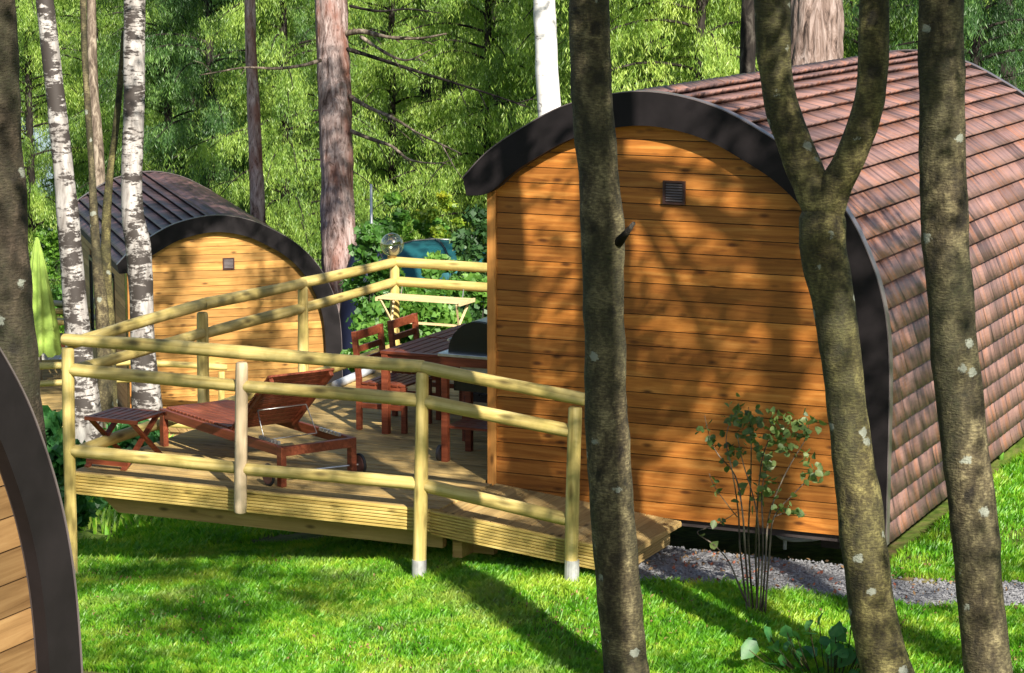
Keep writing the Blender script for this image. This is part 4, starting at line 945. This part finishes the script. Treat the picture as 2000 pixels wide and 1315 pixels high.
def broad_tree(label, m, loc, h=9, rad=2.8, zlow=.3, nc=170, n=42000, lsz=.095, name='broadleaf_tree', seed=1, bk=None, group='trees filling the background', asp=.62):
    rs = np.random.RandomState(seed); root = empty(name, label, 'tree', loc, 0, group)
    b = MB(); b.tube([(0, 0, -.3), (.08, 0, h * .4), (0, .05, h * .9)], [.16, .11, .03], 12, True, .1); b.build('trunk', bk or B_DK, root, smooth=True)
    c = rs.normal(size=(nc, 3)); c /= np.linalg.norm(c, axis=1)[:, None]; c *= rs.rand(nc)[:, None] ** .4; c = c * np.array([rad, rad, (h - zlow) / 2]) + np.array([0, 0, (h + zlow) / 2]); rr = rs.uniform(.35, .8, nc)
    b = MB()
    for q in c[::4]: b.tube([(0, 0, max(.5, q[2] - 1.2)), q * np.array([.5, .5, 1]) - np.array([0, 0, .3]), q], [.035, .022, .008], 5)
    b.build('limbs', bk or B_DK, root)
    np.random.seed(seed); P = leafcloud(c, rr, n, .1); npmesh('crown', leafquads(P, lsz, asp, .15), quadidx(len(P)), m, root); return root
protos = {}
def place(kind, label, px, depth, s=1.0, rz=None):
    q = at(px, 300, depth); z = gz(q[0], q[1])
    if kind not in protos:
        if kind == 'larch': o = hanging_tree(label, 'hang', L_LARCH, (0, 0, 0), seed=11)
        elif kind == 'pale': o = hanging_tree(label, 'hang', L_WILLOW, (0, 0, 0), seed=12, rad=3.3, nbr=94, name='pale_larch_tree')
        elif kind == 'spruce': o = hanging_tree(label, 'hang', L_SPRUCE, (0, 0, 0), seed=13, rad=3.0, lsz=.095, asp=.15, name='spruce_tree')
        else: o = broad_tree(label, L_BROAD, (0, 0, 0), seed=14)
        protos[kind] = o
    else: o = copy_tree(protos[kind]); o['label'] = label
    o.location = (q[0], q[1], z); o.rotation_euler = (0, 0, rz if rz is not None else random.random() * 6.28); o.scale = (s, s, s); return o
BGT = [('pale', 'sunny pale green tree at the far left edge behind the leaning birch', 60, 60, 1.0), ('pale', 'pale feathery tree between the leaning and the straight birch', 190, 66, 1.05),
       ('larch', 'mid green larch crown right of the straight birch above the purple roof', 330, 57, 1.0), ('spruce', 'dark drooping spruce left of the slim brown trunk', 410, 54, 1.0), ('larch', 'larch with hanging shoots between slim brown trunk and thick larch trunk', 560, 52, 1.0),
       ('spruce', 'dark spruce directly behind the thick larch trunk', 640, 64, 1.05), ('pale', 'bright feathery tree just right of the thick larch trunk', 770, 55, 1.0), ('larch', 'bright green larch in the middle of the picture', 850, 62, 1.0),
       ('pale', 'pale green hanging tree left of the white birch', 950, 52, 1.0), ('spruce', 'spruce in shade behind the two dark conifer trunks', 905, 68, 1.1), ('larch', 'larch behind the white birch', 1060, 60, 1.0),
       ('pale', 'leafy tree between white birch and spotted trunk', 1150, 50, 1.1), ('pale', 'pale hanging tree above the roof apex', 1260, 47, 1.0), ('pale', 'bright leafy tree above the main roof left of the fork', 1370, 44, 1.1), ('larch', 'larch crown seen through the left fork limb', 1480, 52, 1.0),
       ('larch', 'leafy tree between the fork limbs behind the thick grey trunk', 1680, 46, 1.1), ('larch', 'green larch between fork and dark right trunk', 1760, 50, 1.0), ('spruce', 'near dark spruce at the upper right corner', 1900, 40, 1.0), ('spruce', 'farther dark spruce beyond the right edge of the roof', 2010, 47, 1.1), ('spruce', 'dark spruce behind the top of the dark right trunk', 1830, 58, 1.0),
       ('larch', 'far larch showing above the purple roof ridge', 270, 74, 1.1), ('pale', 'far pale tree behind the slim brown trunk', 490, 76, 1.1), ('larch', 'far larch left of centre behind the dead branches', 720, 78, 1.1), ('pale', 'far pale tree behind the spotted trunk', 1130, 74, 1.1), ('spruce', 'far spruce at the left edge above the corner cabin', -60, 72, 1.0), ('pale', 'far feathery tree behind the fork', 1560, 70, 1.1), ('pale', 'far pale tree near the upper right corner', 1930, 72, 1.1), ('spruce', 'deep green spruce behind the straight birch top', 380, 70, 1.0)]
for k_, lab, px_, d_, s_ in BGT: place(k_, lab, px_, d_, s_)

# woodland beyond: one mass of foliage
n = 150000; u = np.random.uniform(-600, 2600, n); d = np.random.uniform(82, 112, n); q = np.stack([at(a_, 300, 1.0) - np.array([0, 0, CAMZ]) for a_ in np.linspace(-600, 2600, 200)]); idx = ((u + 600) / 3200 * 199).astype(int)
P = q[idx] * d[:, None] + np.array([0, 0, CAMZ]); ll = np.sin(u * .02) * 1.2 + np.sin(u * .053 + d * .4)
P[:, 2] = ground(P[:, 0], P[:, 1]) + np.random.rand(n) ** 1.1 * (13 + ll); k = ~((u > 40) & (u < 115) & (P[:, 2] < -.9)); P = P[k]
tag(npmesh('woodland', leafquads(P, .55, .5, .3), quadidx(len(P)), L_LARCH), kind='stuff')

# ------------------------------------------------------------------ shrubs behind the railing
def shrub(label, x, y, z0, h, rad, m, n=5200, nc=34, lsz=.10, seed=1, name='hazel_bush', group='bushes behind the deck railing'):
    rs = np.random.RandomState(seed); root = empty(name, label, 'bush', (x, y, z0), 0, group)
    b = MB(); c = rs.normal(size=(nc, 3)); c /= np.linalg.norm(c, axis=1)[:, None]; c *= rs.rand(nc)[:, None] ** .4; c = c * np.array([rad, rad, h * .48]) + np.array([0, 0, h * .52])
    for q in c[::3]: b.tube([(q[0] * .1, q[1] * .1, -.1), q * np.array([.5, .5, .55]), q], [.016, .011, .005], 5)
    b.build('stems', B_DK, root, smooth=True); np.random.seed(seed)
    P = leafcloud(c, rs.uniform(.18, .42, nc) * max(.6, rad), n, .1); npmesh('foliage', leafquads(P, lsz, .7, .1), quadidx(len(P)), m, root); return root
def shrub_at(label, px, ytop, depth, wpx, m, **kw):
    q = at(px, ytop, depth); z = gz(q[0], q[1]); return shrub(label, q[0], q[1], z, q[2] - z, wpx / 2 * depth / F, m, **kw)
shrub_at('leafy bush just right of the larch trunk behind the railing', 735, 425, 33, 120, L_HAZEL, seed=21)
shrub_at('bright green bush left of the yellow one', 790, 372, 45, 190, L_BROAD, seed=22, n=9000, nc=50)
shrub_at('yellow flowering bush above the teal tent', 868, 382, 44, 120, L_YELLOW, seed=23, n=4500, lsz=.08)
shrub_at('darker hazel bush beside the cabin corner, right of the tent', 940, 400, 33, 100, L_SPRUCE, seed=24, n=8000, nc=44)
shrub_at('mid-height bush in front of the teal tent', 905, 462, 36, 90, L_HAZEL, seed=32, n=5200)
shrub_at('wide bush hiding the lower part of the teal tent', 835, 500, 35, 190, L_HAZEL, seed=33, n=8500, nc=50)
shrub_at('low bush filling the gap under the rear railing left of the drying rack', 738, 560, 28.5, 110, L_HAZEL, seed=25, n=4200)
shrub_at('low bush filling the gap behind the drying rack', 850, 520, 28.5, 150, L_HAZEL, seed=26, n=5200)
shrub_at('sunny low bush touching the cabin corner under the railing', 930, 530, 29.5, 110, L_HAZEL, seed=27, n=4800)
shrub_at('ground ivy bush under the railing behind the corner post', 112, 800, 23, 110, L_PLANT, seed=28, n=2600, lsz=.12)
shrub_at('small leafy plant under the side table', 262, 815, 25.5, 90, L_PLANT, seed=29, n=1500, lsz=.12)
shrub_at('green bush below the leaning birch in the distance', 92, 555, 58, 130, L_BROAD, seed=30, n=6000, nc=40)
shrub_at('tall bush at the left edge beyond the lime parasol', 95, 385, 60, 90, L_BROAD, seed=31, n=6000, nc=40)

# ------------------------------------------------------------------ sapling and plant on the lawn
sap = on(1474, 1205, 2, .40); root = empty('young_sapling', 'thin many-stemmed sapling with small leaves in front of the cabin wall', 'sapling', tuple(sap)); Ys = sap[1]
ST = [[(1478, 1212), (1450, 1160), (1425, 1100), (1395, 1065), (1362, 1040), (1398, 1026), (1440, 1000)], [(1466, 1210), (1457, 1100), (1450, 1000), (1436, 930), (1404, 890), (1388, 860), (1376, 812)], [(1472, 1208), (1462, 1060), (1466, 950), (1467, 860), (1462, 795)],
      [(1480, 1208), (1476, 1080), (1480, 980), (1488, 900), (1505, 850), (1520, 805)], [(1488, 1205), (1495, 1100), (1500, 1020), (1518, 960), (1545, 905), (1572, 860), (1580, 830)], [(1494, 1200), (1503, 1080), (1512, 1010), (1550, 965), (1600, 915)],
      [(1462, 1210), (1446, 1080), (1442, 1000), (1430, 920), (1418, 860), (1430, 810)], [(1476, 1208), (1482, 1100), (1478, 1000), (1450, 900), (1440, 850)], [(1484, 1206), (1490, 1060), (1488, 960), (1500, 905)], [(1440, 1010), (1420, 985), (1395, 950), (1385, 925)], [(1512, 1010), (1540, 1000), (1575, 1005)]]
for i, s_ in enumerate(ST):
    P = [on(x, y, 1, Ys + (random.random() - .5) * .25 * min(1, (1210 - y) / 150)) - sap for x, y in s_]; S = spline(P, 5); b = MB(); b.tube(S, list(np.linspace(.0085 if i < 9 else .004, .0022, len(S))), 6, True, .2); b.build('stem', B_SM if i in (2, 3) else B_PA, root, smooth=True)
LP = [(1438, 800, 22, 16), (1462, 822, 20, 12), (1510, 825, 28, 26), (1552, 820, 26, 22), (1570, 850, 22, 16), (1525, 858, 22, 16), (1430, 880, 26, 20), (1500, 905, 20, 12), (1502, 955, 18, 12), (1592, 920, 22, 16), (1545, 862, 20, 12), (1374, 838, 12, 5), (1396, 862, 12, 6), (1560, 1000, 14, 5), (1532, 990, 14, 5), (1452, 850, 22, 12), (1480, 870, 22, 10), (1575, 885, 16, 8)]
Cn = []
for x, y, r_, k_ in LP:
    for j in range(int(k_ * 1.2)): Cn.append(on(x + random.gauss(0, r_ * .6), y + random.gauss(0, r_ * .6), 1, Ys + random.gauss(0, .07)) - sap)
for s_ in ST:
    for j in range(6): k = random.uniform(.45, .98) * (len(s_) - 1); i_ = int(k); f_ = k - i_; x = s_[i_][0] * (1 - f_) + s_[min(i_ + 1, len(s_) - 1)][0] * f_; y = s_[i_][1] * (1 - f_) + s_[min(i_ + 1, len(s_) - 1)][1] * f_; Cn.append(on(x + random.gauss(0, 6), y, 1, Ys + random.gauss(0, .05)) - sap)
def heartleaves(Cn, size):
    Cn = np.array(Cn); n = len(Cn); d = np.random.normal(size=(n, 3)) * np.array([1, 1, .5]) + np.array([0, -.2, -.5]); d /= np.linalg.norm(d, axis=1)[:, None]; q = np.random.normal(size=(n, 3)); q -= (q * d).sum(1)[:, None] * d; q /= np.linalg.norm(q, axis=1)[:, None]; nn_ = np.cross(d, q)
    s = (size * np.random.uniform(.6, 1.2, n))[:, None]; V = []
    for a, w_, z in ((-.5, 0, 0), (-.3, .36, .10), (.1, .34, .08), (.55, 0, -.04), (.1, -.34, .08), (-.3, -.36, .10)): V.append(Cn + d * s * a + q * s * w_ + nn_ * s * z)
    V = np.stack(V, 1).reshape(-1, 3); o = np.arange(n)[:, None] * 6; return V, np.concatenate([o + np.array([0, 1, 2, 3]), o + np.array([0, 3, 4, 5])])
V, Fc = heartleaves(Cn, .064); npmesh('foliage', V, Fc, L_SAPL, root)
pl = on(1625, 1330, 2, .36); root = empty('leafy_plant', 'broad-leaved green plant at the foot of the forked trunk', 'plant', tuple(pl)); Cn = []; b = MB()
for j in range(60):
    x = random.gauss(1615, 72); y = random.uniform(1245, 1330) - max(0, 38 - abs(x - 1620) * .22) * random.random(); P = on(x, y, 1, pl[1] + random.gauss(-.1, .16)) - pl; Cn.append(P); b.tube([(P[0] * .4, P[1] * .4, -.02), (P[0] * .8, P[1] * .8, P[2] * .6), tuple(P)], .0035, 5)
for x, y in ((1503, 1240), (1540, 1250), (1600, 1208), (1665, 1200), (1690, 1218), (1720, 1216), (1648, 1228), (1735, 1270), (1520, 1272), (1700, 1240)): Cn.append(on(x, y, 1, pl[1] - .15) - pl); P = Cn[-1]; b.tube([(P[0] * .4, P[1] * .4, -.02), (P[0] * .85, P[1] * .8, P[2] * .6), tuple(P)], .0035, 5)
V, Fc = heartleaves(Cn, .135); npmesh('foliage', V, Fc, L_PLANT, root); b.build('stems', B_GR, root)

# ------------------------------------------------------------------ far things
def dome(label, name, px, ytop, depth, wpx, m, rz=0):
    q = at(px, ytop, depth); z = gz(q[0], q[1]); h = q[2] - z; r = wpx / 2 * depth / F; root = empty(name, label, 'tent', (q[0], q[1], z), rz, 'tents among the bushes'); b = MB(); n1, n2 = 12, 28
    for i in range(n1 + 1):
        a = math.pi / 2 * i / n1
        for k in range(n2):
            t_ = 2 * math.pi * k / n2; rr = r * math.cos(a) ** .75 * (1 + .05 * math.cos(4 * t_)); b.v.append((rr * math.cos(t_), rr * .8 * math.sin(t_), h * math.sin(a) ** .9))
    for i in range(n1):
        for k in range(n2): b.f.append((i * n2 + k, i * n2 + (k + 1) % n2, (i + 1) * n2 + (k + 1) % n2, (i + 1) * n2 + k))
    b.build('canopy', m, root, smooth=True)
    for ph in (.6, 2.2):
        b = MB(); pts = [(r * 1.01 * math.cos(a) ** .75 * math.copysign(1, math.cos(a)) * math.cos(ph) if math.cos(a) >= 0 else 0, 0, 0) for a in (0,)]
        P_ = []
        for a in np.linspace(0, math.pi, 25): c_ = abs(math.cos(a)) ** .75 * math.copysign(1, math.cos(a)); P_.append((1.015 * r * c_ * math.cos(ph), .815 * r * c_ * math.sin(ph), 1.01 * h * math.sin(a) ** .9 if math.sin(a) > 0 else 0))
        b.tube(P_, .012, 5); b.build('tent_pole', M_BLACK, root)
    return root
dome('teal domed tent half hidden by bushes behind the railing', 'dome_tent', 850, 470, 41, 400, M_TEAL)
dome('dark navy tent just right of the larch trunk', 'dome_tent', 715, 480, 39.5, 130, M_NAVY)
q = at(725, 360, 39); z = gz(q[0], q[1]); b = MB(); b.tube([(0, 0, 0), (0, 0, q[2] - z)], .022, 10); o = b.build('metal_pole', M_STEEL, smooth=True); o.location = (q[0], q[1], z); tag(o, 'thin pale metal pole standing in the bushes right of the larch trunk', 'pole')
# parasol, table and clutter on the far terrace
q = at(72, 466, 41.5); z = LL.z; ur = empty('garden_parasol', 'closed lime green parasol on the far terrace by the left trunk', 'parasol', (q[0], q[1], z)); H = q[2] - z
b = MB(); b.tube([(0, 0, 0), (0, 0, H)], .022, 10); b.build('pole', M_STEEL, ur, smooth=True)
b = MB(); n2 = 40; zs = np.linspace(H + .02, .55, 16)
for i, zz in enumerate(zs):
    f = (H - zz) / (H - .55); f = max(f, 0)
    for k in range(n2):
        t_ = 2 * math.pi * k / n2; r_ = (.02 + .29 * f ** .8) * (1 + .22 * math.cos(8 * t_ + f * 1.5)) * (1 if i < 14 else .96); b.v.append((r_ * math.cos(t_), r_ * math.sin(t_), zz + .05 * math.cos(8 * t_) * f))
for i in range(len(zs) - 1):
    for k in range(n2): b.f.append((i * n2 + k, i * n2 + (k + 1) % n2, (i + 1) * n2 + (k + 1) % n2, (i + 1) * n2 + k))
b.build('canopy', M_LIME, ur, smooth=True)
q = on(60, 665, 2, LL.z + .745); tb_ = empty('dining_table', 'weathered slatted table on the far terrace behind the corner post', 'table', (q[0], q[1] - .2, LL.z), rzL); L, W, H = 1.5, .8, .745
b = MB()
for k in range(14): b.box((k * .107, 0, H - .02), (k * .107 + .085, W, H))
b.build('slatted_top', M_DARKRED, tb_)
b = MB(); b.box((.03, .02, H - .12), (L - .03, .045, H - .025)); b.box((.03, W - .045, H - .12), (L - .03, W - .02, H - .025)); b.build('apron', M_MAHO, tb_)
for x in (.02, L - .08):
    for y in (.05, W - .11): b = MB(); b.box((x, y, 0), (x + .06, y + .06, H - .125)); b.build('leg', M_MAHO, tb_)
# fence behind the far terrace
fr = at(100, 592, 47); to = at(192, 594, 44); r0 = empty('log_fence', 'grey two-rail log fence far back between the birches', 'fence', tuple(fr)); to = to - fr
zg = gz(fr[0], fr[1]) - fr[2]
ex = to * 1.02; st_ = to * -1.2
log(st_, ex, .055, M_LOGG, r0, 'rail'); log(st_ + np.array([0, 0, -.33]), ex + np.array([0, 0, -.33]), .055, M_LOGG, r0, 'rail')
for f in (-1.0, .98): log(to * f + np.array([0, 0, zg - .2]), to * f + np.array([0, 0, .1]), .06, M_LOGG, r0, 'post')
# pale rocks and a blue sheet on the ground beyond
q = on(118, 655, 2, -2.2); rs = random.Random(4)
for i, (dx, dy, s_, lab) in enumerate(((-.5, 0, .38, 'pale rock nearest the lime parasol'), (.05, .3, .45, 'largest pale rock beside the blue sheet'), (.45, -.1, .3, 'small pale rock closest to the leaning birch'))):
    b = MB(); n1, n2 = 8, 12
    for a_ in range(n1 + 1):
        for k in range(n2):
            th = math.pi * a_ / n1; ph = 2 * math.pi * k / n2; v = Vector((math.sin(th) * math.cos(ph), math.sin(th) * math.sin(ph), math.cos(th) * .7)); v *= s_ * (1 + .45 * mnoise.noise(v * 1.7 + Vector((i * 9, 0, 0)))); b.v.append(tuple(v))
    for a_ in range(n1):
        for k in range(n2): b.f.append((a_ * n2 + k, a_ * n2 + (k + 1) % n2, (a_ + 1) * n2 + (k + 1) % n2, (a_ + 1) * n2 + k))
    o = b.build('pale_rock', M_ROCK); x, y = q[0] + dx, q[1] + dy; o.location = (x, y, gz(x, y) + s_ * .3); tag(o, lab, 'rock', 'pale rocks by the far terrace')
q2 = on(172, 652, 2, -2.2); b = MB(); n = 14
for i in range(n):
    for j in range(n):
        x = (i / (n - 1) - .5) * 1.2; y = (j / (n - 1) - .5) * 1.4; X_, Y_ = q2[0] + x, q2[1] + y; b.v.append((x, y, gz(X_, Y_) - gz(q2[0], q2[1]) + .12 + .35 * math.exp(-(x * x + y * y) * 3) + .03 * math.sin(x * 9 + y * 5)))
for i in range(n - 1):
    for j in range(n - 1): k = i * n + j; b.f.append((k, k + n, k + n + 1, k + 1))
o = b.build('plastic_sheet', M_BLUESHEET, smooth=True); o.location = (q2[0], q2[1], gz(q2[0], q2[1])); tag(o, 'pale blue plastic sheet on the ground behind the leaning birch', 'sheet')
